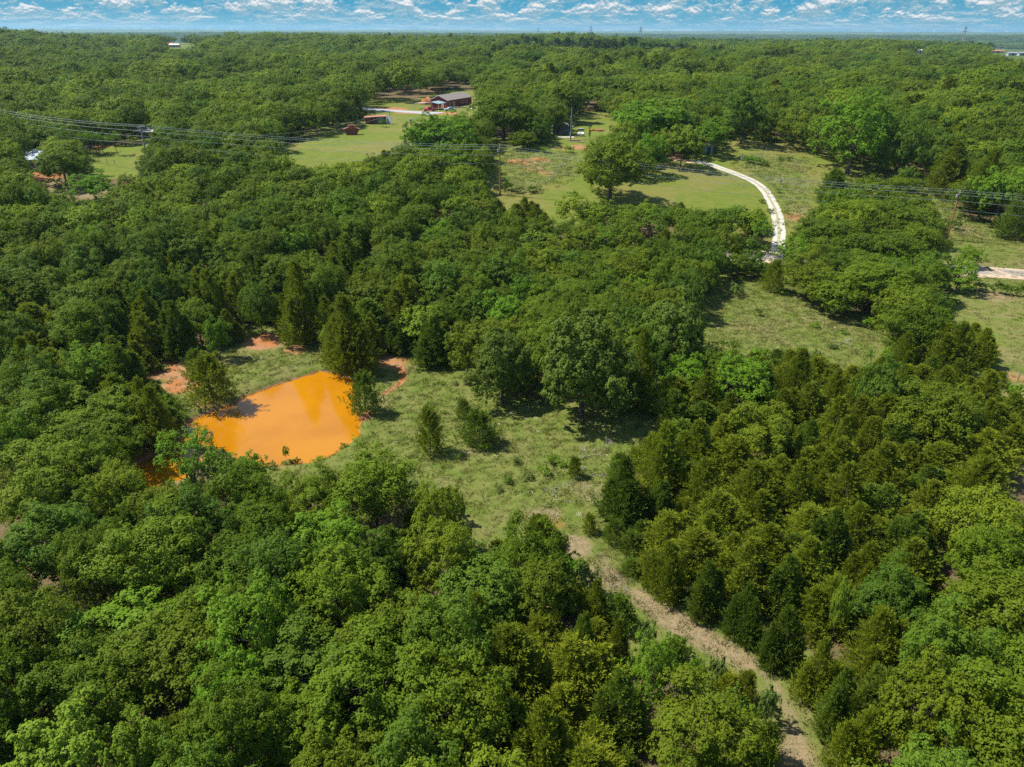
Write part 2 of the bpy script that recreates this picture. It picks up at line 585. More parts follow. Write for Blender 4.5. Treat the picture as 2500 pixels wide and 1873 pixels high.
def soft(name, wd, grow=3.0):
    poly = openw[name]
    px = np.array(poly)
    bx = (P2[:, 0] > px[:, 0].min() - wd - 12) & (P2[:, 0] < px[:, 0].max() + wd + 12) & (P2[:, 1] > px[:, 1].min() - wd - 12) & (P2[:, 1] < px[:, 1].max() + wd + 12)
    m_ = np.zeros(len(P2))
    m_[bx] = np.clip(0.5 - (sdist(P2[bx], poly) - grow) / (2 * wd), 0, 1)
    return m_


rough_g = np.maximum.reduce([soft('meadow', 4), soft('glade', 6), soft('verge', 4), soft('strip', 4), soft('barred', 1, 0) * 0.4, soft('trail', 2.5, 4), soft('neck', 2, 3), soft('pasture', 3, 6), soft('weedy', 3, 0), soft('weedyright', 3, 1)])
lawn = np.maximum.reduce([soft('field', 5, 14), soft('yard', 5, 8), soft('leftfield', 6, 10), soft('houseyard', 6, 16), soft('paddock', 4), soft('fargap', 10), soft('rowgap', 4, 6), soft('polegap', 3, 3), soft('housegap', 4, 4)])
lawn = lawn * (1 - .85 * np.maximum(soft('weedy', 3, 0), soft('weedyright', 3, 1)))
dirt = np.zeros(len(P2))
for (cx, cy_, rad, amt) in ((365, 795, 6, 1.0), (395, 830, 5, .8), (570, 738, 5, .9), (345, 800, 5, .7), (640, 755, 4, .6), (850, 780, 5, .6), (300, 1010, 6, 1), (240, 1015, 6, .9), (330, 1060, 5, .7),
                            (785, 900, 2.2, .9), (500, 720, 5, .5), (610, 1000, 3, .5), (445, 868, 2.5, .6), (420, 905, 2, .9), (95, 378, 8, 1), (240, 459, 9, 1), (900, 243, 14, 1), (840, 236, 14, .8),
                            (960, 245, 9, 1), (185, 318, 15, .6), (1215, 320, 6, .5), (1165, 345, 6, .6), (1255, 318, 7, .6), (1690, 455, 6, .4), (1720, 470, 6, .6), (1120, 350, 7, .6), (1180, 375, 6, .5), (1150, 365, 7, .5),
                            (1440, 335, 8, .8), (2190, 815, 4, .55), (2110, 615, 4, .5), (2150, 640, 4, .4), (1200, 1130, 2.5, .5), (1290, 1215, 2, .4)):
    c = hit(cx * K, cy_ * K)
    d = np.hypot(P2[:, 0] - c.x, P2[:, 1] - c.y)
    dirt = np.maximum(dirt, amt * sst(rad, rad * 0.25, d))
tan = np.maximum.reduce([soft('trail', .9, 0), soft('neck', 1, 0) * .8, soft('bareleft', 4) * .7, soft('pasture', 5, 3) * .42])
for (cx, cy_, rad, amt) in ((1240, 1180, 3.0, .8), (1270, 1060, 3.5, .55), (1180, 1110, 3, .6), (1120, 1100, 3, .4), (1300, 1240, 3, .7), (1320, 1250, 3, .7), (2180, 770, 8, .5), (2150, 640, 7, .6), (1790, 480, 6, .6), (700, 770, 3, .3), (960, 1040, 3, .4), (870, 800, 4, .5), (1740, 455, 9, .5), (2090, 500, 8, .5), (1150, 355, 8, .5)):
    c = hit(cx * K, cy_ * K)
    d = np.hypot(P2[:, 0] - c.x, P2[:, 1] - c.y)
    tan = np.maximum(tan, amt * sst(rad, rad * 0.25, d))
dirt = np.maximum(dirt, np.where(near, sst(1.1, 0.1, sp) * 0.9, 0))
path = [hit(x * K, y * K) for x, y in ((830, 850), (850, 838), (868, 825), (873, 808), (862, 795), (845, 785), (835, 778))]
pd = np.full(len(P2), 99.0)
for a, b in zip(path, path[1:]):
    a = np.array(a[:2]); b = np.array(b[:2]); ab = b - a
    t = np.clip(((P2 - a) @ ab) / (ab @ ab), 0, 1)
    pd = np.minimum(pd, np.hypot(*(P2 - a - t[:, None] * ab).T))
dirt = np.maximum(dirt, sst(0.75, 0.25, pd))
nx, ny = len(gx), len(gy)
ii = np.arange(nx * ny).reshape(ny, nx)
quads = np.stack([ii[:-1, :-1], ii[:-1, 1:], ii[1:, 1:], ii[1:, :-1]], -1).reshape(-1, 4)
gme = npmesh('ground', np.stack([P2[:, 0], P2[:, 1], Z], 1), quads, smooth=True)
for nm, arr in (('rough_grass', rough_g), ('lawn', lawn), ('dirt', dirt), ('tan', tan)):
    a = gme.attributes.new(nm, 'FLOAT', 'POINT')
    a.data.foreach_set('value', arr.astype(np.float32))

m, t, o = mat('ground')
geo = t.n('ShaderNodeNewGeometry').outputs['Position']
def att(nm):
    return t.n('ShaderNodeAttribute', attribute_name=nm).outputs['Fac']
nb, nm_, ns, nf = t.noise(geo, 0.07, 4), t.noise(geo, 0.45, 5, .6), t.noise(geo, 2.2, 5, .65), t.noise(geo, 11, 4, .7)
def edge(nm, lo=0.4, hi=0.6, k=0.55):
    return t.ramp(t.m('ADD', att(nm), t.m('MULTIPLY', t.m('SUBTRACT', t.mix(0.5, nm_, ns), 0.5), k)), lo, hi)
floor_c = t.mix(t.ramp(ns, .4, .6), (0.120, 0.070, 0.038), (0.075, 0.075, 0.028))
floor_c = t.mix(t.ramp(nf, .45, .65), floor_c, (0.16, 0.13, 0.075))
far_c = t.mix(t.ramp(t.noise(geo, 0.02, 5, .7), .4, .6), (0.045, 0.075, 0.016), (0.075, 0.110, 0.022))
dist = t.n('ShaderNodeSeparateXYZ'); t.l(geo, dist.inputs[0])
rad = t.m('SQRT', t.m('ADD', t.m('POWER', dist.outputs[0], 2.0), t.m('POWER', t.m('MAXIMUM', dist.outputs[1], 0.0), 2.0)))
base = t.mix(t.ramp(rad, 400, 1200), floor_c, far_c)
g1 = t.mix(t.ramp(nm_, .36, .62), (0.094, 0.134, 0.020), (0.142, 0.146, 0.040))
g1 = t.mix(t.ramp(ns, .42, .7), g1, (0.105, 0.142, 0.030))
g1 = t.mix(t.m('MULTIPLY', t.ramp(nb, .5, .7), .5), g1, (0.20, 0.15, 0.085))
g1 = t.mix(t.m('MULTIPLY', t.ramp(nf, .52, .72), .6), g1, (0.07, 0.10, 0.028))
g1 = t.mix(t.m('MULTIPLY', t.ramp(nf, .36, .30), .5), g1, (0.24, 0.21, 0.12))
g2 = t.mix(t.ramp(nm_, .38, .62), (0.095, 0.135, 0.018), (0.128, 0.150, 0.026))
g2 = t.mix(t.m('MULTIPLY', t.ramp(nb, .46, .62), .5), g2, (0.180, 0.145, 0.052))
g2 = t.mix(t.m('MULTIPLY', t.ramp(nf, .5, .7), .45), g2, (0.095, 0.145, 0.025))
dc = t.mix(t.ramp(nm_, .4, .6), (0.34, 0.130, 0.045), (0.30, 0.165, 0.090))
dc = t.mix(t.ramp(nf, .5, .65), dc, (0.20, 0.13, 0.055))
tc_ = t.mix(t.ramp(ns, .4, .62), (0.265, 0.195, 0.120), (0.175, 0.145, 0.080))
tc_ = t.mix(t.m('MULTIPLY', t.ramp(nf, .48, .60), .8), tc_, (0.12, 0.115, 0.050))
col = t.mix(edge('rough_grass'), base, g1)
col = t.mix(edge('lawn', .42, .58, .3), col, g2)
col = t.mix(edge('tan', .3, .75, .8), col, tc_)
col = t.mix(edge('dirt', .35, .7, .8), col, dc)
bsdf(t, o, col, 0.95, 0.1, 0, nf, 0.6, 0.12)
M['ground'] = m
g = link('ground', gme, 'ground')
tag(g, kind='structure')

# pond water ----------------------------------------------------------------
m, t, o = mat('muddy_water')
geo = t.n('ShaderNodeNewGeometry').outputs['Position']
n1 = t.noise(geo, 0.12, 4)
col = t.mix(t.ramp(n1, .35, .65), (0.365, 0.152, 0.003), (0.315, 0.125, 0.003))
mp = t.n('ShaderNodeMapping'); t.l(geo, mp.inputs[0]); mp.inputs['Scale'].default_value = (1, 2.2, 1)
bsdf(t, o, col, 0.09, 0.32, 0, t.noise(mp.outputs[0], 2.5, 3), 0.05, 0.05)
M['water'] = m
big = [(x, y) for x, y in pondd]
cxm, cym = np.mean([p[0] for p in big]), np.mean([p[1] for p in big])
lo_x, hi_x = min(p[0] for p in big) - 1.5, max(p[0] for p in big) + 1.5
lo_y, hi_y = min(p[1] for p in big) - 1.5, max(p[1] for p in big) + 1.5
wx = np.arange(lo_x, hi_x, 0.5); wy = np.arange(lo_y, hi_y, 0.5)
WX, WY = np.meshgrid(wx, wy)
WP = np.stack([WX.ravel(), WY.ravel()], 1)
wk = (sdist(WP, pondd) < 0.9).reshape(WX.shape)
jj = np.arange(WX.size).reshape(WX.shape)
qs = np.stack([jj[:-1, :-1], jj[:-1, 1:], jj[1:, 1:], jj[1:, :-1]], -1)
keep = wk[:-1, :-1] & wk[:-1, 1:] & wk[1:, 1:] & wk[1:, :-1]
wo = link('pond_water', npmesh('pond_water', np.column_stack([WP, np.full(len(WP), WATER)]), qs[keep], smooth=True), 'water')
tag(wo, kind='structure')


# roads as draped ribbons -----------------------------------------------------
def ribbon(name, pts, widths, m, lift=0.05, jit=0.0, kind='structure'):
    pts = [np.array(p[:2]) for p in pts]
    cl, wl = [], []
    for i in range(len(pts) - 1):
        a = pts[max(i - 1, 0)]; b = pts[i]; c_ = pts[i + 1]; d = pts[min(i + 2, len(pts) - 1)]
        k = max(2, int(np.linalg.norm(c_ - b) / 1.0))
        for j in range(k):
            u = j / k
            cl.append(0.5 * ((2 * b) + (-a + c_) * u + (2 * a - 5 * b + 4 * c_ - d) * u * u + (-a + 3 * b - 3 * c_ + d) * u ** 3))
            wl.append(widths[i] * (1 - u) + widths[i + 1] * u)
    cl.append(pts[-1]); wl.append(widths[-1])
    cl = np.array(cl); wl = np.array(wl)
    tg = np.gradient(cl, axis=0); tg /= np.linalg.norm(tg, axis=1)[:, None] + 1e-9
    nr = np.stack([-tg[:, 1], tg[:, 0]], 1)
    cols = 7
    V = []
    for j in range(cols):
        s_ = (j / (cols - 1) - 0.5)
        q = cl + nr * (wl * s_)[:, None]
        if j in (0, cols - 1):
            q = q + nr * (rng.uniform(-jit, jit, len(cl)))[:, None]
        V.append(np.column_stack([q, T0(q[:, 0], q[:, 1]) + lift]))
    V = np.stack(V, 1).reshape(-1, 3)
    n = len(cl)
    k = np.arange(n * cols).reshape(n, cols)
    q = np.stack([k[:-1, :-1], k[:-1, 1:], k[1:, 1:], k[1:, :-1]], -1).reshape(-1, 4)
    me = npmesh(name, V, q, smooth=True)
    a = me.attributes.new('across', 'FLOAT', 'POINT')
    a.data.foreach_set('value', np.tile(np.linspace(-1, 1, cols), n).astype(np.float32))
    oo = link(name, me, m)
    return tag(oo, kind=kind)


m, t, o = mat('white_gravel')
geo = t.n('ShaderNodeNewGeometry').outputs['Position']
ac = t.n('ShaderNodeAttribute', attribute_name='across').outputs['Fac']
crown = t.m('ABSOLUTE', ac)
nn = t.noise(geo, 1.3, 5, .7)
c = t.mix(t.ramp(t.noise(geo, 6, 4, .7), .4, .65), (0.48, 0.46, 0.42), (0.35, 0.33, 0.29))
mid = t.m('MULTIPLY', t.ramp(crown, .34, .12), t.ramp(nn, .38, .5))
c = t.mix(mid, c, (0.26, 0.25, 0.13))
edg = t.ramp(t.m('ADD', crown, t.m('MULTIPLY', t.m('SUBTRACT', nn, .5), .7)), .86, .98)
c = t.mix(edg, c, (0.22, 0.22, 0.08))
bsdf(t, o, c, .9, .1, 0, t.noise(geo, 9, 3), .5, .05)
M['gravel'] = m
m, t, o = mat('county_road')
geo = t.n('ShaderNodeNewGeometry').outputs['Position']
ac = t.n('ShaderNodeAttribute', attribute_name='across').outputs['Fac']
nn = t.noise(geo, .8, 5, .7)
e = t.ramp(t.m('ADD', t.m('ABSOLUTE', t.m('ADD', ac, -0.12)), t.m('MULTIPLY', t.m('SUBTRACT', nn, .5), .25)), .52, .60)
asp = t.mix(t.ramp(nn, .4, .6), (0.25, 0.215, 0.19), (0.20, 0.18, 0.165))
asp = t.mix(t.ramp(t.noise(geo, 20, 2), .45, .6), asp, (0.29, 0.26, 0.235))
c = t.mix(e, asp, t.mix(t.ramp(nn, .35, .65), (0.44, 0.35, 0.25), (0.37, 0.29, 0.21)))
bsdf(t, o, c, .9, .15, 0, t.noise(geo, 12, 3), .3, .03)
M['road'] = m
M['lane'] = plain('grey_lane_gravel', (0.33, 0.34, 0.36), (0.25, 0.26, 0.28), .8, .9)
M['claytrack'] = plain('pink_clay', (0.52, 0.34, 0.22), (0.42, 0.27, 0.17), .8, .95)

dr = [hit(x * K, y * K) for x, y in ((1492, 350), (1520, 352), (1560, 365), (1600, 380), (1630, 394), (1652, 412), (1665, 434), (1677, 460), (1683, 500), (1680, 545))]
ribbon('gravel_drive', dr, [2.2, 2.9, 3.0, 3.0, 2.9, 2.9, 2.8, 2.8, 2.8, 2.8], 'gravel', .06, .12)
rd = [hit(x * K, y * K) for x, y in ((1640, 556), (1800, 562), (1950, 573), (2090, 586), (2150, 589), (2230, 595))]
rdir = (rd[-1] - rd[-2]).normalized()
rd.append(rd[-1] + rdir * 60)
rd.insert(0, rd[0] - (rd[1] - rd[0]).normalized() * 70)
ribbon('county_road', rd, [7.2] * len(rd), 'road', .06, .3)
ln = [hit(x * K, y * K) for x, y in ((735, 233), (800, 236.5), (850, 240), (900, 243), (945, 246))]
ribbon('house_lane', ln, [8, 8, 9, 10, 12], 'lane', .08, .3)
ck = [hit(x * K, y * K) for x, y in ((1395, 336), (1425, 340), (1460, 345), (1495, 350))]
ribbon('clay_track', ck, [3, 3.5, 3.5, 3], 'claytrack', .05, .3)
ll = [hit(x * K, y * K) for x, y in ((80, 350), (130, 335), (165, 319), (185, 314))]
ribbon('farm_lane', ll, [5, 6, 7, 6], 'lane', .08, .3)



# ================================================================= trees
def unit(v):
    return v / (np.linalg.norm(v, axis=-1, keepdims=True) + 1e-9)


def leafquads(c, n, s, asp=0.62):
    """one small diamond per leaf: centre, facing, half length"""
    N = len(c)
    t_ = unit(np.cross(n, rng.standard_normal((N, 3))))
    b = np.cross(n, t_)
    s = np.broadcast_to(np.asarray(s, float), (N,))[:, None]
    V = np.stack([c - t_ * s, c + b * s * asp - n * s * 0.18, c + t_ * s, c - b * s * asp - n * s * 0.18], 1).reshape(-1, 3)
    return V, np.arange(4 * N).reshape(N, 4)


def oak_crown(Rr, h, z0, n1, n2, n3, s, lump=0.30, flat=0.55, ragged=1.0, low=-0.35, rnd=0.38):
    """clumps on an uneven dome > twig bunches > leaves"""
    rz = (h - z0) / 2
    zc = z0 + rz
    i = np.arange(n1) + 0.5
    cz = 1 - i / n1 * (1 - low)
    ph = i * 2.39996 + rng.uniform(0, 6.28)
    d = np.stack([np.sqrt(np.maximum(1 - cz ** 2, 0)) * np.cos(ph), np.sqrt(np.maximum(1 - cz ** 2, 0)) * np.sin(ph), cz], 1)
    d = unit(d + rng.normal(0, .16, d.shape))
    k = rng.uniform(0.50, 0.94, n1)[:, None]
    lobes = 1 + 0.16 * ragged * np.sin(3 * np.arctan2(d[:, 1], d[:, 0]) + rng.uniform(0, 6))[:, None]
    c1 = d * k * lobes * np.array([Rr, Rr, rz]) * (1 - lump * 0.35) + np.array([0, 0, zc])
    r1 = Rr * lump * rng.uniform(0.7, 1.25, n1)
    # bunches
    a = unit(rng.standard_normal((n1, n2, 3)) + 0.75 * d[:, None, :] + np.array([0, 0, 0.35]))
    c2 = c1[:, None, :] + a * (r1[:, None] * rng.uniform(0.55, 1.1, (n1, n2)))[..., None] * np.array([1, 1, .8])
    r2 = r1[:, None] * rng.uniform(.22, .42, (n1, n2))
    b = unit(rng.standard_normal((n1, n2, n3, 3)) + 0.5 * a[:, :, None, :])
    c3 = c2[:, :, None, :] + b * (r2[..., None] * rng.uniform(.4, 1.15, (n1, n2, n3)))[..., None]
    nn_ = unit(0.75 * b + 0.55 * a[:, :, None, :] + np.array([0, 0, flat]) + 0.9 * d[:, None, None, :] * (0.45 - rnd) * 2 + rnd * rng.standard_normal(b.shape))
    c3 = c3.reshape(-1, 3)
    nn_ = nn_.reshape(-1, 3)
    leafv = np.clip(0.55 * np.repeat(rng.uniform(0, 1, n1 * n2), n3) + 0.45 * rng.uniform(0, 1, len(c3)), 0, 1)
    ok = c3[:, 2] > z0 * 0.4
    c3, nn_, leafv = c3[ok], nn_[ok], leafv[ok]
    V, Fq = leafquads(c3, nn_, s * rng.uniform(.7, 1.3, len(c3)))
    return V, Fq, leafv, c1


def cedar_crown(Rr, h, nb, nt, s, ln=1.0, shape=0.8, z0=0.35):
    """feathery sprays that leave the stem outward and upward, shorter towards the pointed top"""
    i = np.arange(nb) + 0.5
    z = z0 + (h - z0) * (i / nb) ** 0.92
    tt = (z - z0) / (h - z0)
    prof = np.minimum(1, (tt + .12) / .28) ** .6 * (1 - tt ** 1.35) ** shape
    ph = i * 2.39996 + rng.uniform(0, .9, nb)
    rr_ = Rr * prof * (1 + 0.18 * np.sin(2 * ph + 5 * tt)) * rng.uniform(.5, 1.18, nb)
    base = np.stack([rr_ * .45 * np.cos(ph), rr_ * .45 * np.sin(ph), z - 0.2 * rr_], 1)
    up = 0.42 + 0.9 * tt + rng.uniform(-.15, .25, nb)
    ax = unit(np.stack([np.cos(ph), np.sin(ph), up], 1))
    L = (rr_ * .62 + .36 * min(1, Rr / 2)) * ln * rng.choice([.8, 1.0, 1.35], nb, p=[.35, .45, .2])
    u = rng.uniform(0, 1, (nb, nt)) ** .75
    p = base[:, None, :] + ax[:, None, :] * (L[:, None] * u)[..., None]
    side = unit(rng.standard_normal((nb, nt, 3)))
    side = side - (side * ax[:, None, :]).sum(-1, keepdims=True) * ax[:, None, :]
    spread = (.10 + .30 * (1 - u)) * L[:, None]
    p = p + side * (spread * rng.uniform(.3, 1, (nb, nt)))[..., None]
    dr_ = unit(ax[:, None, :] * 1.0 + side * 0.7 + np.array([0, 0, .25]) + .25 * rng.standard_normal(p.shape))
    wv = unit(np.cross(dr_, rng.standard_normal(p.shape) + ax[:, None, :] * .2))
    sl = s * rng.uniform(.7, 1.4, (nb, nt))[..., None]
    v0 = p - wv * sl * .30
    v1 = p + wv * sl * .30
    v2 = p + dr_ * sl * 1.5
    V = np.stack([v0, v1, v2], 2).reshape(-1, 3)
    Fq = np.arange(len(V)).reshape(-1, 3)
    lv = np.clip(.5 * np.repeat(rng.uniform(0, 1, nb), nt) + .5 * rng.uniform(0, 1, nb * nt), 0, 1)
    return V, Fq, lv


def trunk_mesh(name, h, r0, tips, n=9, lean=0.3, seg=6, multi=1):
    mb = MB()
    rr = random.Random(len(tips) * 7 + int(h * 10))
    for s_ in range(multi):
        bx_, by_ = (rr.uniform(-.25, .25), rr.uniform(-.25, .25)) if multi > 1 else (0, 0)
        top = Vector((rr.uniform(-lean, lean), rr.uniform(-lean, lean), h * .62))
        pts = [Vector((bx_, by_, -.6)), Vector((bx_, by_, .3)), Vector((top.x * .5 + rr.uniform(-.1, .1), top.y * .5, h * .3)), top]
        mb.tube(pts, [r0 * 1.3, r0, r0 * .75, r0 * .42], seg)
    for tp in sorted([Vector(q) for q in tips], key=lambda q: rr.random())[:n]:
        k = rr.uniform(.3, .95)
        st = Vector((top.x * .5, top.y * .5, h * .3)).lerp(top, k)
        md = st.lerp(tp, .5) + Vector((0, 0, -.12 * (tp - st).length))
        mb.tube([st, md, tp], [r0 * .42, r0 * .26, r0 * .07], 5, cap=False)
    bmesh.ops.recalc_face_normals(mb.bm, faces=mb.bm.faces)
    me = bpy.data.meshes.new(name)
    mb.bm.to_mesh(me)
    mb.bm.free()
    me.materials.append(M['bark'])
    return me


# nominal sizes: every variant knows its radius and height
VAR = {}


def add_var(key, crown, trunk, Rr, h, m):
    crown.materials.append(M[m])
    VAR.setdefault(key, []).append((crown, trunk, Rr, h))


for i in range(6):
    Rr, h = 4.0, 8.6 + .3 * i
    V, Fq, lv, c1 = oak_crown(Rr, h, .4, 100, 13, 18, .102, lump=.21 + .02 * (i % 3), ragged=1 + .25 * i, low=-.62)
    add_var('oak', npmesh('oak_crown', V, Fq, lv), trunk_mesh('oak_trunk', h, .17, c1, 12), Rr, h, 'oak' if i != 3 else 'oakblue')
for i in range(3):
    Rr, h = 3.8, 8.4
    V, Fq, lv, c1 = oak_crown(Rr, h, .5, 92, 12, 18, .10, lump=.22, ragged=1.5, low=-.6)
    add_var('blueoak', npmesh('oak_crown', V, Fq, lv), trunk_mesh('oak_trunk', h, .15, c1, 12), Rr, h, 'oakblue')
for i in range(3):
    Rr, h = 3.6, 8.6
    V, Fq, lv, c1 = oak_crown(Rr, h, .6, 100, 11, 16, .095, lump=.20, flat=.8, ragged=2.0, low=-.62)
    add_var('elm', npmesh('elm_crown', V, Fq, lv), trunk_mesh('elm_trunk', h, .14, c1, 16, .5), Rr, h, 'elm')
V, Fq, lv, c1 = oak_crown(3.4, 7.5, 1.2, 60, 11, 16, .12, lump=.24, flat=.8, ragged=2)
add_var('yellowtree', npmesh('bright_crown', V, Fq, lv), trunk_mesh('bright_trunk', 7.5, .12, c1, 12), 3.4, 7.5, 'yellowleaf')
for i in range(2):
    V, Fq, lv, c1 = oak_crown(4.2, 9.0, .7, 104, 13, 18, .105, lump=.22, ragged=1.2, low=-.7)
    add_var('fieldoak', npmesh('oak_crown', V, Fq, lv), trunk_mesh('oak_trunk', 9.0, .24, c1, 16), 4.0, 9.0, 'oak')
for i in range(2):
    V, Fq, lv, c1 = oak_crown(4.0, 8.0, .15, 110, 13, 17, .112, lump=.20, ragged=1.0, low=-.75)
    add_var('bushoak', npmesh('oak_crown', V, Fq, lv), trunk_mesh('oak_trunk', 8.0, .2, c1, 14), 4.0, 8.0, 'lightoak')
# thin airy tree with limbs showing
V, Fq, lv, c1 = oak_crown(3.2, 8.5, 3.0, 30, 9, 15, .10, lump=.24, flat=.8, ragged=2.5, low=-.2)
add_var('airy', npmesh('airy_crown', V, Fq, lv), trunk_mesh('airy_trunk', 8.5, .13, c1, 24, .8), 3.2, 8.5, 'elm')
for i in range(5):
    Rr, h = 2.7, 7.2 + .4 * i
    V, Fq, lv = cedar_crown(Rr, h, 380 + 20 * i, 38, .16, ln=1 + .06 * i, shape=.68 + .08 * i)
    add_var('cedar', npmesh('cedar_crown', V, Fq, lv), trunk_mesh('cedar_trunk', h * 1.3, .12, [], 0, .05), Rr, h, 'cedar')
for i in range(3):
    Rr, h = 2.4, 7.2 + .5 * i
    V, Fq, lv = cedar_crown(Rr, h, 320, 34, .17, ln=1.05, shape=.7)
    add_var('darkcedar', npmesh('cedar_crown', V, Fq, lv), trunk_mesh('cedar_trunk', h * 1.3, .12, [], 0, .05), Rr, h, 'darkcedar')
for i in range(2):
    V, Fq, lv = cedar_crown(1.25, 3.0, 190, 32, .11, ln=1.2, shape=.55, z0=.02)
    add_var('youngcedar', npmesh('cedar_crown', V, Fq, lv), trunk_mesh('cedar_trunk', 3.6, .05, [], 0, .02), 1.25, 3.0, 'cedar' if i else 'darkcedar')
# compound cedars: several leaders of unequal height in one crown
def cedar_group(Rr, h, n, nb, nt, s_, shape, z0=.2):
    Vs, Fs, Ls, k0 = [], [], [], 0
    for k in range(n):
        if k == 0:
            dx = dy = 0.0; rr_, hh_ = Rr * .72, h
        else:
            a_ = k * 2.3 + rng.uniform(-.4, .4); q = Rr * rng.uniform(.36, .58)
            dx, dy = q * math.cos(a_), q * math.sin(a_); rr_, hh_ = Rr * rng.uniform(.42, .58), h * rng.uniform(.52, .86)
        V, Fq, lv = cedar_crown(rr_, hh_, int(nb * (rr_ / Rr) * 1.15), nt, s_, ln=1.25, shape=shape, z0=z0)
        V = V + np.array([dx, dy, 0]) + np.outer(V[:, 2] / h, [rng.uniform(-.3, .3), rng.uniform(-.3, .3), 0])
        Vs.append(V); Fs.append(Fq + k0); Ls.append(lv); k0 += len(V)
    return np.concatenate(Vs), np.concatenate(Fs), np.concatenate(Ls)


for i in range(4):
    Rr, h = 3.0, 7.6 + .3 * i
    V, Fq, lv = cedar_group(Rr, h, 4 + i % 3, 300, 34, .155, .8 + .08 * i)
    add_var('widecedar', npmesh('cedar_crown', V, Fq, lv), trunk_mesh('cedar_trunk', h * 1.2, .12, [], 0, .05), Rr, h, 'cedar' if i != 2 else 'darkcedar')
# bushes
for i in range(3):
    V, Fq, lv, c1 = oak_crown(.8, 1.0, .05, 16, 8, 9, .06, lump=.3, ragged=2, low=-.1)
    V2 = trunk_mesh('bush_stems', 1.0, .02, c1, 10, .1, 4)
    add_var('bush', npmesh('bush_leaves', V, Fq, lv), V2, .8, 1.0, ('elm', 'oakblue', 'weed')[i])


def plant(key, name, loc, Rr, h, rz=None, var=None, extra=None):
    """a tree: Empty at the foot, crown and trunk as parts (meshes shared between repeats)"""
    vs = VAR[key]
    cr, tr, R0, h0 = vs[rng.integers(len(vs)) if var is None else var % len(vs)]
    e = empty(name, loc, rng.uniform(0, 6.28) if rz is None else rz)
    e.scale = (Rr / R0, Rr / R0 * rng.uniform(.93, 1.07), h / h0 * (.88 if 'cedar' in key else 1.0))
    a = link('crown' if key != 'bush' else 'foliage', cr, None, e)
    b = link('trunk' if key != 'bush' else 'stems', tr, None, e)
    return e


TREES = []      # (x, y, R, h) of everything placed by hand, so the wood keeps its distance


def spot(cx, top, h, dxy=1.0):
    """where a tree of height h stands if its tip shows at this pixel"""
    return hit(cx * K, top * K, h * 0.96)


HAND = []


def hand(key, cx, top, wpx, h=None, base=None, label=None, name=None, cat='tree', group=None, var=None):
    if base is not None:
        p = hit(cx * K, base * K)
        dist_ = math.hypot(p.x, p.y)
        # height from the tip pixel at that distance
        lo, hi = .3, 30
        for _ in range(30):
            md = (lo + hi) / 2
            if proj([(p.x, p.y, p.z + md)])[0][0][1] > top * K:
                lo = md
            else:
                hi = md
        h = lo
    else:
        p = spot(cx, top, h)
    s_ = ppm((p.x, p.y, p.z + h * .5))
    Rr = wpx * K / s_ / 2
    TREES.append((p.x, p.y, Rr, h))
    e = plant(key, name or {'oak': 'oak_tree', 'fieldoak': 'oak_tree', 'bushoak': 'oak_tree', 'blueoak': 'oak_tree', 'elm': 'elm_tree', 'airy': 'elm_tree', 'yellowtree': 'elm_tree', 'cedar': 'cedar_tree', 'widecedar': 'cedar_tree', 'darkcedar': 'cedar_tree', 'youngcedar': 'young_cedar', 'bush': 'shrub'}[key], p, Rr, h, var=var)
    tag(e, label, cat, group)
    HAND.append(e)
    return e, p, Rr, h


# round the fields (distance)
hand('fieldoak', 1317, 291, 156, base=434, label='big round oak standing alone in the near field with its bare trunk showing')
hand('elm', 1398, 284, 78, base=378, label='light green tree at the right shoulder of the lone field oak')
hand('elm', 1398, 208, 186, base=318, label='broad glossy green shade tree behind the lone field oak', var=0)
hand('yellowtree', 1470, 270, 92, base=362, label='light yellow-green fruit tree with a low fork beside the white gravel drive')
hand('elm', 1532, 256, 84, base=337, label='olive green tree beside the small grey shed at the head of the gravel drive', var=1)
hand('fieldoak', 1088, 192, 134, base=305, label='tall dark oak between the brick house and the vine-covered shed')
hand('fieldoak', 1130, 282, 60, base=322, label='small rounded tree under the tall dark oak in front of the old shed')
hand('fieldoak', 1196, 220, 62, base=292, label='slim dark oak standing right beside the vine-covered shed')
hand('oak', 1216, 172, 105, base=266, label='tall oak on the far edge of the back lawn behind the old shed')
hand('elm', 962, 240, 150, base=350, label='bright glossy green tree rising in front of the grey house lane', var=2)
hand('elm', 905, 258, 70, base=345, label='mid green tree on the left flank of the bright tree by the house lane', var=1)
hand('oak', 1010, 258, 70, base=335, label='dull green oak on the right flank of the bright tree by the house lane')
hand('elm', 985, 325, 95, h=8, label='leafy green tree directly left of the tall brown power pole', var=0)
hand('oak', 930, 330, 90, h=8, label='dark oak in the belt just left of the tall brown power pole')
hand('elm', 1830, 190, 176, base=376, label='very large bright green tree with billowing crown at the far side of the right field', var=2)
hand('darkcedar', 1792, 358, 80, base=448, label='dark dense cedar leaning over the dry grass right of the gravel drive')
hand('blueoak', 1935, 240, 105, base=388, label='grey-green oak just right of the very large bright green tree')
hand('widecedar', 2040, 292, 110, base=420, label='olive cedar on the wood edge above the roadside verge')
hand('widecedar', 2110, 310, 100, base=450, label='broad olive cedar behind the far right power pole')
hand('elm', 2150, 352, 130, base=485, label='bright leafy tree on the verge slope at the right edge of the photo', var=0)
hand('darkcedar', 2190, 400, 90, base=512, label='dark cedar low on the verge slope at the right edge of the photo')
hand('oak', 720, 195, 100, base=272, label='bright domed tree above the rusty feed hopper')
hand('oak', 1600, 180, 110, base=312, label='tall olive oak on the wood edge behind the paddock gate')
hand('oak', 145, 318, 112, base=402, label='wide spreading oak over the pink clay yard on the left')
hand('elm', 210, 372, 100, base=436, label='bright green tree on the right of the pink clay yard')
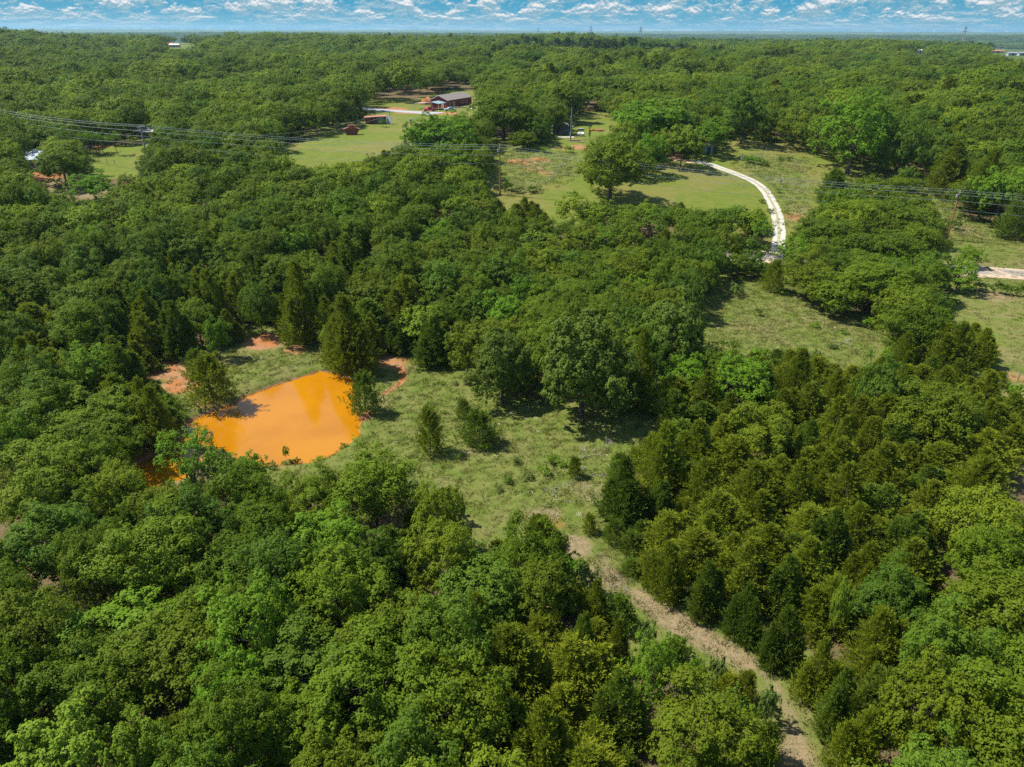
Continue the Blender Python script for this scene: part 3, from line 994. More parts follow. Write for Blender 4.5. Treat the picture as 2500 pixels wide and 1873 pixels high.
for j, (bx, by) in enumerate(((214, 381), (221, 378), (230, 376), (239, 379), (242, 375), (253, 373), (289, 379))):
    hand('airy', bx / K, 286 + (j % 3) * 4 - 2, 38, base=by / K, label=['leftmost', 'second', 'third', 'fourth', 'fifth', 'sixth', 'rightmost'][j] + ' slender dark-stemmed tree in the little row on the left paddock', group='slender trees in a row on the left paddock', name='slender_tree')
# right-hand oak clump by the road
RW = ['small one at the top left', 'large one in the upper middle', 'tall one at the upper right', 'small one at the very top', 'one beside the roadside verge', 'one by the base of the right power pole', 'one along the clump left flank', 'broad one in the clump centre', 'one above the county road end', 'largest one bulging into the glade', 'one at the lower left tip', 'one on the lower left edge', 'one at the lower right corner']
for j_, (cx, tp, wd, hh) in enumerate(((1790, 470, 150, 9), (1870, 430, 140, 9), (1950, 440, 130, 9), (1880, 385, 120, 8), (1960, 382, 100, 8), (2000, 480, 110, 9), (1840, 500, 150, 8.5), (1935, 500, 150, 9), (2010, 560, 110, 8), (1900, 560, 190, 9.5), (1760, 560, 110, 7.5), (1820, 590, 120, 7.5), (1985, 610, 120, 7))):
    hand('oak', cx, tp, wd, h=hh, label='oak of the big roadside clump, ' + RW[j_], group='oaks of the roadside clump')
hand('elm', 2090, 530, 55, base=578, label='small bright tree at the road edge where the county road comes out of the oaks')
hand('elm', 2065, 555, 75, base=632, label='dark green tree at the near kerb of the county road beside the oak clump')
hand('airy', 1655, 478, 60, h=7, label='thin light green tree half hiding the lower end of the gravel drive')
hand('youngcedar', 1668, 558, 48, base=628, label='solitary young cedar at the top of the right glade')
hand('youngcedar', 1925, 322, 34, base=352, label='young cedar in the far strip of grass below the large bright tree')
hand('bush', 1588, 612, 34, base=640, label='small leafy bush at the upper left corner of the right glade')
for j_, (cx, tp, wd, bs) in enumerate(((1548, 535, 62, 604), (1590, 545, 60, 598), (1628, 548, 56, 600), (1712, 540, 60, 610), (1520, 560, 60, 640), (1745, 560, 60, 632))):
    hand('oak', cx, tp, wd, base=bs, label=('first', 'second', 'third', 'fourth', 'bushy', 'last')[j_] + ' low oak in the hedge between the right glade and the county road', group='low oaks hedging the county road')
# round the pond
hand('youngcedar', 462, 762, 92, base=868, label='rounded cedar on the left bank of the orange pond', var=1)
hand('youngcedar', 430, 752, 52, base=818, label='small cedar tucked behind the rounded one on the left pond bank', var=0)
hand('youngcedar', 790, 800, 64, base=892, label='dark pointed cedar standing at the right shore of the orange pond', var=0)
hand('youngcedar', 930, 876, 58, base=978, label='slim leaning cedar in the middle of the meadow', var=1)
hand('youngcedar', 1034, 886, 80, base=958, label='round bushy dark cedar in the middle of the meadow', var=0)
hand('youngcedar', 1002, 862, 36, base=902, label='little cedar just behind the round bushy one in the meadow', var=0)
hand('youngcedar', 1240, 986, 32, base=1030, label='tiny yellow-green cedar among the grey brush at the meadow edge', var=1)
hand('youngcedar', 1272, 1108, 32, base=1150, label='tiny cedar beside the narrow start of the trail', var=1)
hand('elm', 476, 678, 60, base=775, label='fresh green sapling behind the rounded pond cedar')
hand('blueoak', 568, 606, 76, base=722, label='pale blue-green young tree on bare red soil above the pond')
hand('yellowtree', 714, 704, 44, base=768, label='small lime green sapling against the big cedar behind the pond')
hand('widecedar', 762, 622, 128, base=800, label='big broad cedar right behind the pond corner', var=1)
hand('widecedar', 655, 545, 112, base=738, label='tall cedar with split tips left of the big pond cedar', var=3)
hand('widecedar', 745, 500, 90, h=9, label='cedar rising behind the big pond cedar', var=4)
hand('widecedar', 470, 570, 90, base=715, label='tall dark pointed cedar in the wood behind the blue-green young tree', var=4)
hand('widecedar', 268, 715, 95, base=832, label='dark cedar beside the bare orange slope left of the pond')
hand('widecedar', 390, 640, 86, base=772, label='cedar at the top of the bare orange slope')
hand('widecedar', 300, 620, 80, h=8, label='cedar in the dark group up left of the orange slope')
hand('widecedar', 935, 672, 96, base=790, label='dark green cedar where the meadow meets the wood', var=2)
hand('widecedar', 870, 590, 120, h=8.5, label='grey-olive cedar behind the small clay path')
hand('blueoak', 960, 560, 120, h=9, label='silvery cedar-like tree above the clay path')
hand('darkcedar', 1010, 660, 70, base=782, label='dark cedar filling the corner left of the bushy meadow oak')
hand('bushoak', 1085, 712, 148, base=870, label='bushy round oak at the upper edge of the meadow')
hand('bushoak', 1255, 668, 215, base=900, label='largest bushy oak bulging into the meadow', var=0)
hand('widecedar', 1375, 690, 96, base=885, label='tall cedar pressed against the right side of the largest meadow oak', var=3)
hand('bushoak', 1440, 640, 150, base=815, label='blue-green oak beside the left end of the right glade')
hand('oak', 1370, 540, 110, h=9, label='tall green oak above the gap behind the meadow oaks')
hand('widecedar', 345, 822, 100, base=960, label='cedar overhanging the left end of the pond')
hand('airy', 445, 930, 150, base=1110, label='airy bright green tree with pale trunk leaning over the near pond shore')
hand('airy', 372, 930, 50, base=1000, label='thin yellowish tree in the shallow left arm of the pond')
hand('elm', 545, 975, 90, base=1070, label='small bright tree on the near shore of the pond')
hand('yellowtree', 620, 964, 16, base=998, label='tiny reddish sapling standing at the water edge', name='sapling')
hand('oak', 800, 985, 200, h=8.5, label='dense oak rising between the pond and the near wood', var=2)
hand('elm', 700, 1100, 190, h=8, label='vivid green elm in front of the dense oak below the pond', var=0)
hand('oak', 945, 1050, 120, h=8, label='dense dark oak on the near side of the meadow')
hand('widecedar', 1175, 1108, 110, h=6.0, label='yellow-olive cedar at the tail end of the meadow', var=0)
hand('widecedar', 1350, 975, 120, h=8, label='feathery cedar on the right edge of the meadow', var=2)
hand('widecedar', 1440, 905, 130, h=8.5, label='broad olive cedar at the upper right corner of the meadow', var=0)
hand('elm', 1620, 770, 130, h=8, label='bright green leafy tree at the lower edge of the right glade', var=1)
hand('cedar', 1740, 748, 84, h=9, label='pointed cedar standing up against the right glade', var=4)
hand('cedar', 1815, 790, 60, h=8, label='narrow cedar at the lower corner of the right glade', var=4)
hand('widecedar', 2085, 690, 120, h=9, label='spiky cedar with side shoots in front of the brown pasture', var=4)
hand('elm', 1420, 1378, 112, h=7, label='vivid green elm beside the trail in the near wood', var=2)
hand('elm', 1510, 1422, 50, h=4.5, label='small vivid green elm at the edge of the trail')
hand('yellowtree', 110, 1560, 210, h=7, label='lime green tree in the lower left corner')
hand('yellowtree', 290, 1565, 150, h=7, label='second lime green tree beside the lower left corner one')
hand('yellowtree', 1830, 1255, 40, h=7.5, label='small yellow-tipped tree among the cedars at lower right')
hand('oak', 1528, 1502, 250, h=7, label='shiny dark oak at the foot of the trail', var=4)

for j_, (cx, bs, tp, wd) in enumerate(((1430, 1285, 1160, 92), (1520, 1328, 1200, 92), (1604, 1383, 1250, 96), (1682, 1440, 1300, 100), (1748, 1510, 1362, 104), (1792, 1590, 1435, 110), (1836, 1680, 1515, 130))):
    hand('widecedar', cx, tp, wd, base=bs, label=('cedar above the start of the trail', 'second cedar up the right side of the trail', 'cedar over the upper bend of the trail', 'bushy cedar right of the trail middle', 'cedar over the lower bend of the trail', 'cedar right of the lower trail', 'lowest cedar on the right side of the trail')[j_])
for j_, (cx, tp, wd, hh) in enumerate(((1292, 1248, 80, 5.0), (1340, 1335, 66, 4.6), (1262, 1315, 90, 6))):
    hand('widecedar', cx, tp, wd, h=hh, label=('olive cedar closing the left side of the trail start', 'small cedar left of the upper trail', 'cedar in the near wood left of the trail start')[j_])
for j_, (cx, bs, tp, wd) in enumerate(((1395, 1402, 1345, 46), (1452, 1442, 1382, 50), (1542, 1492, 1425, 52), (1604, 1522, 1450, 56), (1650, 1565, 1490, 52), (1648, 1642, 1560, 60))):
    hand('youngcedar' if j_ % 2 else 'bush', cx, tp, wd, base=bs, label=('low bush at the upper left edge of the trail', 'young cedar on the left edge of the trail', 'low bush at the trail bend, left side', 'young cedar at the trail bend, left side', 'low bush on the left edge of the lower trail', 'young cedar on the left edge of the lowest trail')[j_])
# ---- the wood fills the rest; it stays out of the open ground as the photograph shows it
RC = [D((1290, 930), (1480, 800), (1640, 770), (1900, 760), (2130, 680), (2180, 820), (2260, 900), (2260, 1080), (2060, 1130), (1940, 1300), (1900, 1800), (1750, 1800), (1650, 1450), (1400, 1330), (1290, 1200)),
      D((-60, 650), (150, 640), (420, 560), (480, 560), (620, 540), (760, 480), (830, 620), (1000, 640), (1020, 770), (880, 780), (700, 760), (600, 720), (520, 720), (320, 800), (280, 830), (-60, 850)),
      D((1020, 1330), (1290, 1240), (1400, 1330), (1420, 1500), (1400, 1800), (980, 1800), (1000, 1400)),
      D((220, 830), (380, 850), (380, 1000), (250, 1080), (220, 950)),
      D((1640, 1657), (1760, 1400), (2000, 1350), (1950, 1800), (1640, 1800))]
RP = [.90, .60, .84, .5, .84]
openall = [OPEN[k] for k in OPEN]


def free(x, y, Rr, h, extra=0.0):
    """true where a tree would not stand on or in front of open ground"""
    z = T0(x, y)
    pts = []
    rr0 = Rr
    Rr = Rr * np.where(np.hypot(x, y) < 110, .93, 1.0)
    for dx, dz in ((0, .02), (0, .3), (0, .5), (0, .75), (0, .97), (-.9, .5), (.9, .5), (-.55, .82), (.55, .82), (-.45, .5), (.45, .5), (-.6, .25), (.6, .25), (-.9, .35), (.9, .35), (-.28, .92), (.28, .92)):
        pts.append(np.stack([x + dx * Rr, y, z + dz * h], 1))
    pts.append(np.stack([x, y - .8 * Rr, z + .1], 1))
    ok = np.ones(len(x), bool)
    for q in pts:
        px, dz_ = proj(q)
        for poly in openall:
            ok &= ~inpoly(px, poly)
    return ok


roadw = [(p.x, p.y) for p in rd]
def off_roads(x, y):
    P_ = np.stack([x, y], 1)
    ok = np.ones(len(x), bool)
    for line, wdt in ((rd, 4.6), (dr, 3.0), (ln, 6)):
        for a, b in zip(line, line[1:]):
            a = np.array(a[:2]); b = np.array(b[:2]); ab = b - a
            t_ = np.clip(((P_ - a) @ ab) / (ab @ ab), 0, 1)
            ok &= np.hypot(*(P_ - a - t_[:, None] * ab).T) > wdt
    return ok


def wedge(r0, r1, n, side=40.0):
    a = np.radians(rng.uniform(-side, side, n))
    r_ = np.sqrt(rng.uniform(r0 ** 2, r1 ** 2, n))
    return r_ * np.sin(a), r_ * np.cos(a)


x, y = wedge(60, 330, 90000)
x2, y2 = rng.uniform(-75, 75, 14000), rng.uniform(14, 75, 14000)
k2 = np.hypot(x2, y2) <= 60
x, y = np.concatenate([x2[k2], x]), np.concatenate([y2[k2], y])
keepm = np.abs(x) < 0.78 * y + 26
x, y = x[keepm], y[keepm]
sh_ = rng.permutation(len(x))
x, y = x[sh_], y[sh_]
# which kind grows here
z = T0(x, y)
px, _ = proj(np.stack([x, y, z + 4], 1))
pc = np.full(len(x), .05)
for poly, p_ in zip(RC, RP):
    pc[inpoly(px, poly)] = p_
u = rng.uniform(0, 1, len(x))
kind = np.where(u < pc, 1, 0)
ke = rng.uniform(0, 1, len(x))
kind = np.where((kind == 0) & (ke < .09), 2, kind)
kind = np.where((kind == 0) & (ke > .92), 3, kind)
Rt = np.where(kind == 1, rng.uniform(2.0, 3.7, len(x)), rng.uniform(2.8, 4.7, len(x)))
dd = np.hypot(x, y)
patch = .5 + .5 * np.sin(x / 23 + 1) * np.cos(y / 31)
Rt = Rt * (1 + .85 * sst(190, 320, dd))
ht = np.where(kind == 1, rng.uniform(4.4, 7.6, len(x)), rng.uniform(6.2, 9.2, len(x))) * (.92 + .16 * patch)
ht = ht * (1 + .55 * sst(190, 320, dd))
ok = free(x, y, Rt, ht) & off_roads(x, y)
x, y, Rt, ht, kind = x[ok], y[ok], Rt[ok], ht[ok], kind[ok]
acc = []
ax_, ay_, ar_ = [t_[0] for t_ in TREES], [t_[1] for t_ in TREES], [t_[2] * 1.02 for t_ in TREES]
cell = {}
def put_cell(i, xx, yy):
    cell.setdefault((int(xx // 8), int(yy // 8)), []).append(i)
for i in range(len(ax_)):
    put_cell(i, ax_[i], ay_[i])
nh = len(ax_)
for i in range(len(x)):
    cx_, cy_ = int(x[i] // 8), int(y[i] // 8)
    good = True
    for gx_ in (-1, 0, 1):
        for gy_ in (-1, 0, 1):
            for j in cell.get((cx_ + gx_, cy_ + gy_), ()):
                md = (ar_[j] + Rt[i]) * (.56 if j >= nh else .72)
                if (ax_[j] - x[i]) ** 2 + (ay_[j] - y[i]) ** 2 < md * md:
                    good = False
                    break
            if not good:
                break
        if not good:
            break
    if good:
        ax_.append(x[i]); ay_.append(y[i]); ar_.append(Rt[i])
        put_cell(len(ax_) - 1, x[i], y[i])
        acc.append(i)
acc = np.array(acc)
x, y, Rt, ht, kind = x[acc], y[acc], Rt[acc], ht[acc], kind[acc]
dd = np.hypot(x, y)
order = np.argsort(dd)
x, y, Rt, ht, kind, dd = x[order], y[order], Rt[order], ht[order], kind[order], dd[order]
zz = T0(x, y)
# saplings and young cedars fill the seams between the big crowns near by
bigx, bigy, bigr = np.array(ax_), np.array(ay_), np.array(ar_)
qx, qy = wedge(18, 105, 5000)
qR = rng.uniform(.8, 1.7, len(qx)); qh = qR * rng.uniform(1.5, 2.6, len(qx))
okq = free(qx, qy, qR, qh)
qx, qy, qR, qh = qx[okq], qy[okq], qR[okq], qh[okq]
infill = []
for i in range(len(qx)):
    d_ = np.hypot(bigx - qx[i], bigy - qy[i])
    if (d_ > bigr * .80 + qR[i] * .35).all() and all((qx[i] - b_[0]) ** 2 + (qy[i] - b_[1]) ** 2 > 2.6 for b_ in infill):
        infill.append((qx[i], qy[i], qR[i], qh[i]))
infill.sort(key=lambda q: q[0] ** 2 + q[1] ** 2)
infill = infill[:280]
print('fill trees', len(x), 'cedars', (kind == 1).sum(), 'broad', (kind != 1).sum())

MARKS = [('the orange pond', 620, 900), ('the big meadow', 1150, 980), ('the right glade', 1700, 680), ('the trail', 1550, 1430), ('the county road', 2120, 590), ('the gravel drive', 1650, 420),
         ('the brown pole', 1080, 420), ('the brown pasture', 2160, 700), ('the left field', 750, 320), ('the pink clay yard', 150, 410), ('the bare orange slope', 350, 800), ('the meadow oak', 1255, 790), ('the clay path', 860, 800)]


def where_words(px_, py_):
    """words that place a tree among things one can find"""
    X_, Y_ = px_ / K, py_ / K
    m_ = min(MARKS, key=lambda q: (q[1] - X_) ** 2 + 1.6 * (q[2] - Y_) ** 2)
    dx, dy = X_ - m_[1], Y_ - m_[2]
    dn = math.hypot(dx, dy)
    far_ = 'just' if dn < 150 else ('well' if dn > 420 else '')
    v = 'beyond' if dy < -60 else ('nearer' if dy > 60 else '')
    hz = 'left' if dx < -70 else ('right' if dx > 70 else '')
    s_ = (far_ + ' ' + (v if v else '')).strip()
    if hz and v:
        return f'{s_} and {hz} of {m_[0]}'
    if hz:
        return f'{far_} {hz} of {m_[0]}'.strip()
    if v:
        return f'{s_} {m_[0]}' if v == 'beyond' else f'{s_} than {m_[0]}'
    return f'beside {m_[0]}'


ADJ = {0: 'oak', 1: 'cedar', 2: 'elm', 3: 'blue-green oak'}
cnt = {'b': 0, 'c': 0}
LAB = {}
stuff = []
LIM_B, LIM_C = 262, 262
for i in range(len(x)):
    k = int(kind[i])
    b = 'c' if k == 1 else 'b'
    top = proj([(x[i], y[i], zz[i] + ht[i])])[0][0]
    seen = -40 < top[0] < 2540 and top[1] < 1930
    if not seen and dd[i] < 120:
        if top[1] > 2050:
            continue
    if cnt[b] >= (LIM_C if b == 'c' else LIM_B):
        stuff.append(i)
        continue
    cnt[b] += 1
    key = {0: 'oak', 1: 'cedar', 2: 'elm', 3: 'blueoak'}[k]
    if k == 1:
        key = 'widecedar' if (rng.uniform() < .8) else ('darkcedar' if rng.uniform() < .25 else 'cedar')
    if k == 2 and rng.uniform() < .12:
        key = 'yellowtree'
    e = plant(key, {'oak': 'oak_tree', 'blueoak': 'oak_tree', 'elm': 'elm_tree', 'yellowtree': 'elm_tree'}.get(key, 'cedar_tree'), (x[i], y[i], zz[i]), Rt[i], ht[i])
    size = 'small' if Rt[i] < (2.05 if k == 1 else 3.2) else ('large' if Rt[i] > (2.6 if k == 1 else 4.1) else 'middling')
    look = {'oak': 'round-topped oak', 'blueoak': 'blue-green oak', 'elm': 'fine-leaved bright elm', 'yellowtree': 'lime green elm', 'cedar': 'olive feathery cedar', 'widecedar': 'many-tipped olive cedar', 'darkcedar': 'dark green cedar'}[key]
    lab = f'{size} {look} {where_words(*top)}'
    LAB.setdefault(lab, []).append((e, top))
    tag(e, lab, 'tree')
# look-alikes that share words: tell them apart by picture height and side, else group them
ORD = ['', 'second', 'third', 'fourth', 'fifth', 'sixth', 'seventh', 'eighth', 'ninth', 'tenth', 'eleventh', 'twelfth', 'thirteenth', 'fourteenth', 'fifteenth', 'sixteenth', 'seventeenth', 'eighteenth', 'nineteenth', 'twentieth']


def rank_labels(sel):
    for lab, es in LAB.items():
        if len(es) == 1 or not sel(lab):
            continue
        es.sort(key=lambda q: q[1][0])
        for n_, (e, _) in enumerate(es):
            e['label'] = f"{lab}, {'leftmost' if n_ == 0 else 'rightmost' if n_ == len(es) - 1 else ORD[min(n_, 19)] + ' from left'}"


for q in infill:
    z_ = float(T0(q[0], q[1]))
    top = proj([(q[0], q[1], z_ + q[3])])[0][0]
    if not (-60 < top[0] < 2560 and top[1] < 1950):
        continue
    pc_ = max([p_ for poly, p_ in zip(RC, RP) if inpoly([top], poly)[0]] + [.3])
    if rng.uniform() < pc_:
        e = plant('youngcedar', 'young_cedar', (q[0], q[1], z_), q[2], q[3])
        lab = f'low young cedar {where_words(*top)}'
    else:
        e = plant('bush', 'sapling', (q[0], q[1], z_), q[2], q[3])
        lab = f'low leafy sapling {where_words(*top)}'
    LAB.setdefault(lab, []).append((e, top))
    tag(e, lab, 'sapling' if 'sapling' in lab else 'tree')
print('infill', len(infill))
rank_labels(lambda q: True)
print('individual trees', cnt, 'hand', len(HAND), 'to woodland', len(stuff))


# ---- the rest of the wood: one object of instanced crowns
def lod(name, fn, m, trunk=None):
    V, Fq, lv = fn()[:3]
    me = npmesh(name, V, Fq, lv)
    me.materials.append(M[m])
    return me


LODS = []
for i in range(5):
    LODS.append(lod('wood_crown', lambda: oak_crown(4.0, 8.6, .6, 80, 9, 9, .15, lump=.23, ragged=1.4, rnd=.25), 'far'))
for i in range(2):
    LODS.append(lod('wood_cedar', lambda: cedar_crown(2.4, 8.4, 170, 18, .36, shape=.7), 'cedar'))
for i in range(4):                       # 7..10 far single crowns
    LODS.append(lod('wood_far_crown', lambda: oak_crown(4.0, 8.6, .5, 52, 7, 6, .26, lump=.28, ragged=1.5, rnd=.15), 'far'))
for i in range(2):                       # 11..12 pines
    LODS.append(lod('wood_pine', lambda: cedar_crown(3.0, 13, 90, 12, .8, shape=.5, z0=3), 'pine'))
for i in range(3):                       # 13..15 patches of canopy far away
    def patchfn():
        Vs, Fs, Ls, n0 = [], [], [], 0
        for k in range(7):
            V, Fq, lv, _ = oak_crown(4.6, 9.5, .5, 12, 3, 5, 1.15, lump=.34)
            a_, r_ = k * 2.4 + i, 3.9 * math.sqrt(k)
            V = V + np.array([r_ * math.cos(a_), r_ * math.sin(a_), rng.uniform(-1.2, 1.2)])
            Vs.append(V); Fs.append(Fq + n0); Ls.append(lv); n0 += len(V)
        return np.concatenate(Vs), np.concatenate(Fs), np.concatenate(Ls)
    LODS.append(lod('wood_patch', patchfn, 'far'))


def scatter(name, srcs, pos, idx, rz, sc, label, cat, kind_='stuff'):
    """ONE object: points carrying shape number, turn and size; its own modifier sets a plant on each"""
    me = bpy.data.meshes.new(name)
    me.vertices.add(len(pos))
    me.vertices.foreach_set('co', np.asarray(pos, np.float32).ravel())
    a = me.attributes.new('pick', 'INT', 'POINT'); a.data.foreach_set('value', np.asarray(idx, np.int32))
    a = me.attributes.new('turn', 'FLOAT_VECTOR', 'POINT'); a.data.foreach_set('vector', np.stack([0 * rz, 0 * rz, rz], 1).astype(np.float32).ravel())
    a = me.attributes.new('size', 'FLOAT_VECTOR', 'POINT'); a.data.foreach_set('vector', np.asarray(sc, np.float32).ravel())
    ob = link(name, me)
    tag(ob, label, cat, kind=kind_)
    ng = bpy.data.node_groups.new(name, 'GeometryNodeTree')
    ng.interface.new_socket('Geometry', in_out='INPUT', socket_type='NodeSocketGeometry')
    ng.interface.new_socket('Geometry', in_out='OUTPUT', socket_type='NodeSocketGeometry')
    nin = ng.nodes.new('NodeGroupInput')
    nout = ng.nodes.new('NodeGroupOutput')
    jn = ng.nodes.new('GeometryNodeJoinGeometry')
    last = None
    # one Instance on Points per source keeps the numbering plain
    for n_, me_ in enumerate(srcs):
        so = bpy.data.objects.new(name + '_source', me_)     # never linked to the scene: only a shape to copy
        oi = ng.nodes.new('GeometryNodeObjectInfo'); oi.inputs['Object'].default_value = so
        oi.inputs['As Instance'].default_value = True
        ip = ng.nodes.new('GeometryNodeInstanceOnPoints')
        na = ng.nodes.new('GeometryNodeInputNamedAttribute'); na.data_type = 'INT'; na.inputs['Name'].default_value = 'pick'
        cmp_ = ng.nodes.new('FunctionNodeCompare'); cmp_.data_type = 'INT'; cmp_.operation = 'EQUAL'
        ia = [s_ for s_ in cmp_.inputs if s_.type == 'INT']
        ng.links.new(na.outputs['Attribute'], ia[0]); ia[1].default_value = n_
        nr_ = ng.nodes.new('GeometryNodeInputNamedAttribute'); nr_.data_type = 'FLOAT_VECTOR'; nr_.inputs['Name'].default_value = 'turn'
        ns_ = ng.nodes.new('GeometryNodeInputNamedAttribute'); ns_.data_type = 'FLOAT_VECTOR'; ns_.inputs['Name'].default_value = 'size'
        er = ng.nodes.new('FunctionNodeEulerToRotation')
        ng.links.new(nr_.outputs['Attribute'], er.inputs[0])
        ng.links.new(nin.outputs[0], ip.inputs['Points'])
        ng.links.new(oi.outputs['Geometry'], ip.inputs['Instance'])
        ng.links.new(cmp_.outputs[0], ip.inputs['Selection'])
        ng.links.new(er.outputs[0], ip.inputs['Rotation'])
        ng.links.new(ns_.outputs['Attribute'], ip.inputs['Scale'])
        ng.links.new(ip.outputs[0], jn.inputs[0])
    ng.links.new(jn.outputs[0], nout.inputs[0])
    md = ob.modifiers.new('scatter', 'NODES')
    md.node_group = ng
    return ob


pos, idx, rzz, scl = [], [], [], []
si = np.array(stuff, int)
for i in si:
    pos.append((x[i], y[i], zz[i]))
    if kind[i] == 1:
        idx.append(5 + rng.integers(2)); scl.append((Rt[i] / 2.4, Rt[i] / 2.4, ht[i] / 8.4))
    else:
        idx.append(rng.integers(5)); scl.append((Rt[i] / 4, Rt[i] / 4, ht[i] / 8.6))


def ring(r0, r1, sp_, jit, pick, R_, h_, side=39.0):
    xs, ys = [], []
    yy = np.arange(0, r1, sp_ * .866)
    for n_, v in enumerate(yy):
        xx = np.arange(-r1, r1, sp_) + (sp_ / 2 if n_ % 2 else 0)
        xs.append(xx); ys.append(np.full(len(xx), v))
    xs = np.concatenate(xs); ys = np.concatenate(ys)
    r_ = np.hypot(xs, ys)
    k = (r_ > r0) & (r_ < r1) & (np.abs(np.degrees(np.arctan2(xs, ys))) < side)
    xs, ys = xs[k], ys[k]
    xs = xs + rng.uniform(-jit, jit, len(xs)); ys = ys + rng.uniform(-jit, jit, len(xs))
    q_ = rng.uniform(0, 1, len(xs)) ** 1.6; Rn = R_ * (.62 + .85 * q_); hn = h_ * (.70 + .42 * q_) * rng.uniform(.9, 1.1, len(xs))
    hn = hn * (1 + .22 * np.sin(xs / 37 + 2) * np.cos(ys / 51) + .12 * np.sin(xs / 11) * np.sin(ys / 17))
    k = free(xs, ys, Rn, hn)
    return xs[k], ys[k], Rn[k], hn[k]


xs, ys, Rn, hn = ring(330, 1250, 12.2, 5.2, 0, 7.0, 13.5)
zs = T0(xs, ys)
tp, _ = proj(np.stack([xs, ys, zs + 8], 1))
grove = inpoly(tp, D((1040, 118), (1080, 84), (1240, 82), (1400, 92), (1560, 104), (1560, 118), (1400, 116), (1240, 112))) & (ys < 900)
cedr = rng.uniform(0, 1, len(xs)) < .04
for i in range(len(xs)):
    pos.append((xs[i], ys[i], zs[i]))
    if grove[i]:
        idx.append(11 + rng.integers(2)); scl.append((Rn[i] / 5.5, Rn[i] / 5.5, hn[i] / 12.5))
    elif cedr[i]:
        idx.append(5 + rng.integers(2)); scl.append((Rn[i] / 4, Rn[i] / 4, hn[i] / 9))
    else:
        far_ = ys[i] > 700
        idx.append((7 + rng.integers(4)) if far_ else rng.integers(5)); scl.append((Rn[i] / 4, Rn[i] / 4, hn[i] / 8.6))
xs, ys, Rn, hn = ring(1250, 3600, 19, 7, 0, 10, 10)
zs = T0(xs, ys)
for i in range(len(xs)):
    pos.append((xs[i], ys[i], zs[i] - .5))
    k = Rn[i] / 10
    idx.append(13 + rng.integers(3)); scl.append((k * 1.05, k * 1.05, hn[i] / 8.5))
xs, ys, Rn, hn = ring(3600, 9500, 62, 26, 0, 10, 12)
zs = T0(xs, ys)
for i in range(len(xs)):
    pos.append((xs[i], ys[i], zs[i] - 1))
    idx.append(13 + rng.integers(3)); scl.append((Rn[i] / 3.4, Rn[i] / 6, hn[i] / 10))
print('woodland instances', len(pos))
scatter('woodland', LODS, pos, idx, rng.uniform(0, 6.28, len(pos)), scl, 'continuous green oak woodland rolling away to the horizon', 'woodland')

# ---- grass, weeds and white flowers in the rough ground -----------------------
def tuft(n, hgt, spread, lean, wd):
    a = rng.uniform(0, 6.28, n); r_ = spread * np.sqrt(rng.uniform(0, 1, n))
    b = np.stack([r_ * np.cos(a), r_ * np.sin(a), np.full(n, -.03)], 1)
    d_ = unit(np.stack([np.cos(a) * lean + rng.normal(0, .3, n), np.sin(a) * lean + rng.normal(0, .3, n), np.ones(n)], 1))
    wv = unit(np.cross(d_, rng.standard_normal((n, 3))))
    L = hgt * rng.uniform(.5, 1.2, n)[:, None]
    V = np.stack([b - wv * wd, b + wv * wd, b + d_ * L * .6 + wv * wd * .6, b + d_ * L + np.stack([np.cos(a), np.sin(a), -np.ones(n) * .4], 1) * L * .25], 1).reshape(-1, 3)
    return V, np.arange(4 * n).reshape(n, 4), rng.uniform(0, 1, n)


GT = []
for hgt, spd, ln_, wd, n, mm in ((.20, .28, .8, .010, 26, 'blade'), (.30, .24, .6, .009, 20, 'blade'), (.15, .40, 1.0, .011, 34, 'blade'), (.22, .28, .9, .020, 16, 'weed')):
    V, Fq, lv = tuft(n, hgt, spd, ln_, wd)
    me = npmesh('grass_tuft', V, Fq, lv); me.materials.append(M[mm]); GT.append(me)


def fillpoly(names, dens, cap=60000):
    xs, ys = [], []
    for nm in names:
        poly = openw[nm]
        px_ = np.array(poly)
        a0, a1 = px_.min(0) - 3, px_.max(0) + 3
        n = int(min(cap, (a1 - a0).prod() * dens))
        q = rng.uniform(a0, a1, (n, 2))
        s_ = sdist(q, poly)
        q = q[(s_ < 0) | ((s_ < 3) & (rng.uniform(0, 1, n) < .5))]
        q = q[(sdist(q, pondd) > .35)] if nm == 'meadow' else q
        xs.append(q[:, 0]); ys.append(q[:, 1])
    return np.concatenate(xs), np.concatenate(ys)


def gz(x_, y_):
    z_ = T0(x_, y_)
    nr_ = np.hypot(x_ - cxm, y_ - cym) < 40
    s_ = np.full(len(x_), 99.0)
    if nr_.any():
        s_[nr_] = sdist(np.stack([x_[nr_], y_[nr_]], 1), pondd)
    be = sst(2.8, .2, s_)
    return z_ * (1 - be) + (WATER + .33) * be - sst(1.3, -1.0, s_) * 1.2


gxs, gys = fillpoly(['meadow'], 5)
g2x, g2y = fillpoly(['glade', 'trail', 'neck'], 4.5)
g3x, g3y = fillpoly(['verge', 'strip'], 1.8)
g4x, g4y = fillpoly(['weedy', 'weedyright', 'pasture'], 1.3)
xs = np.concatenate([gxs, g2x, g3x, g4x]); ys = np.concatenate([gys, g2y, g3y, g4y])
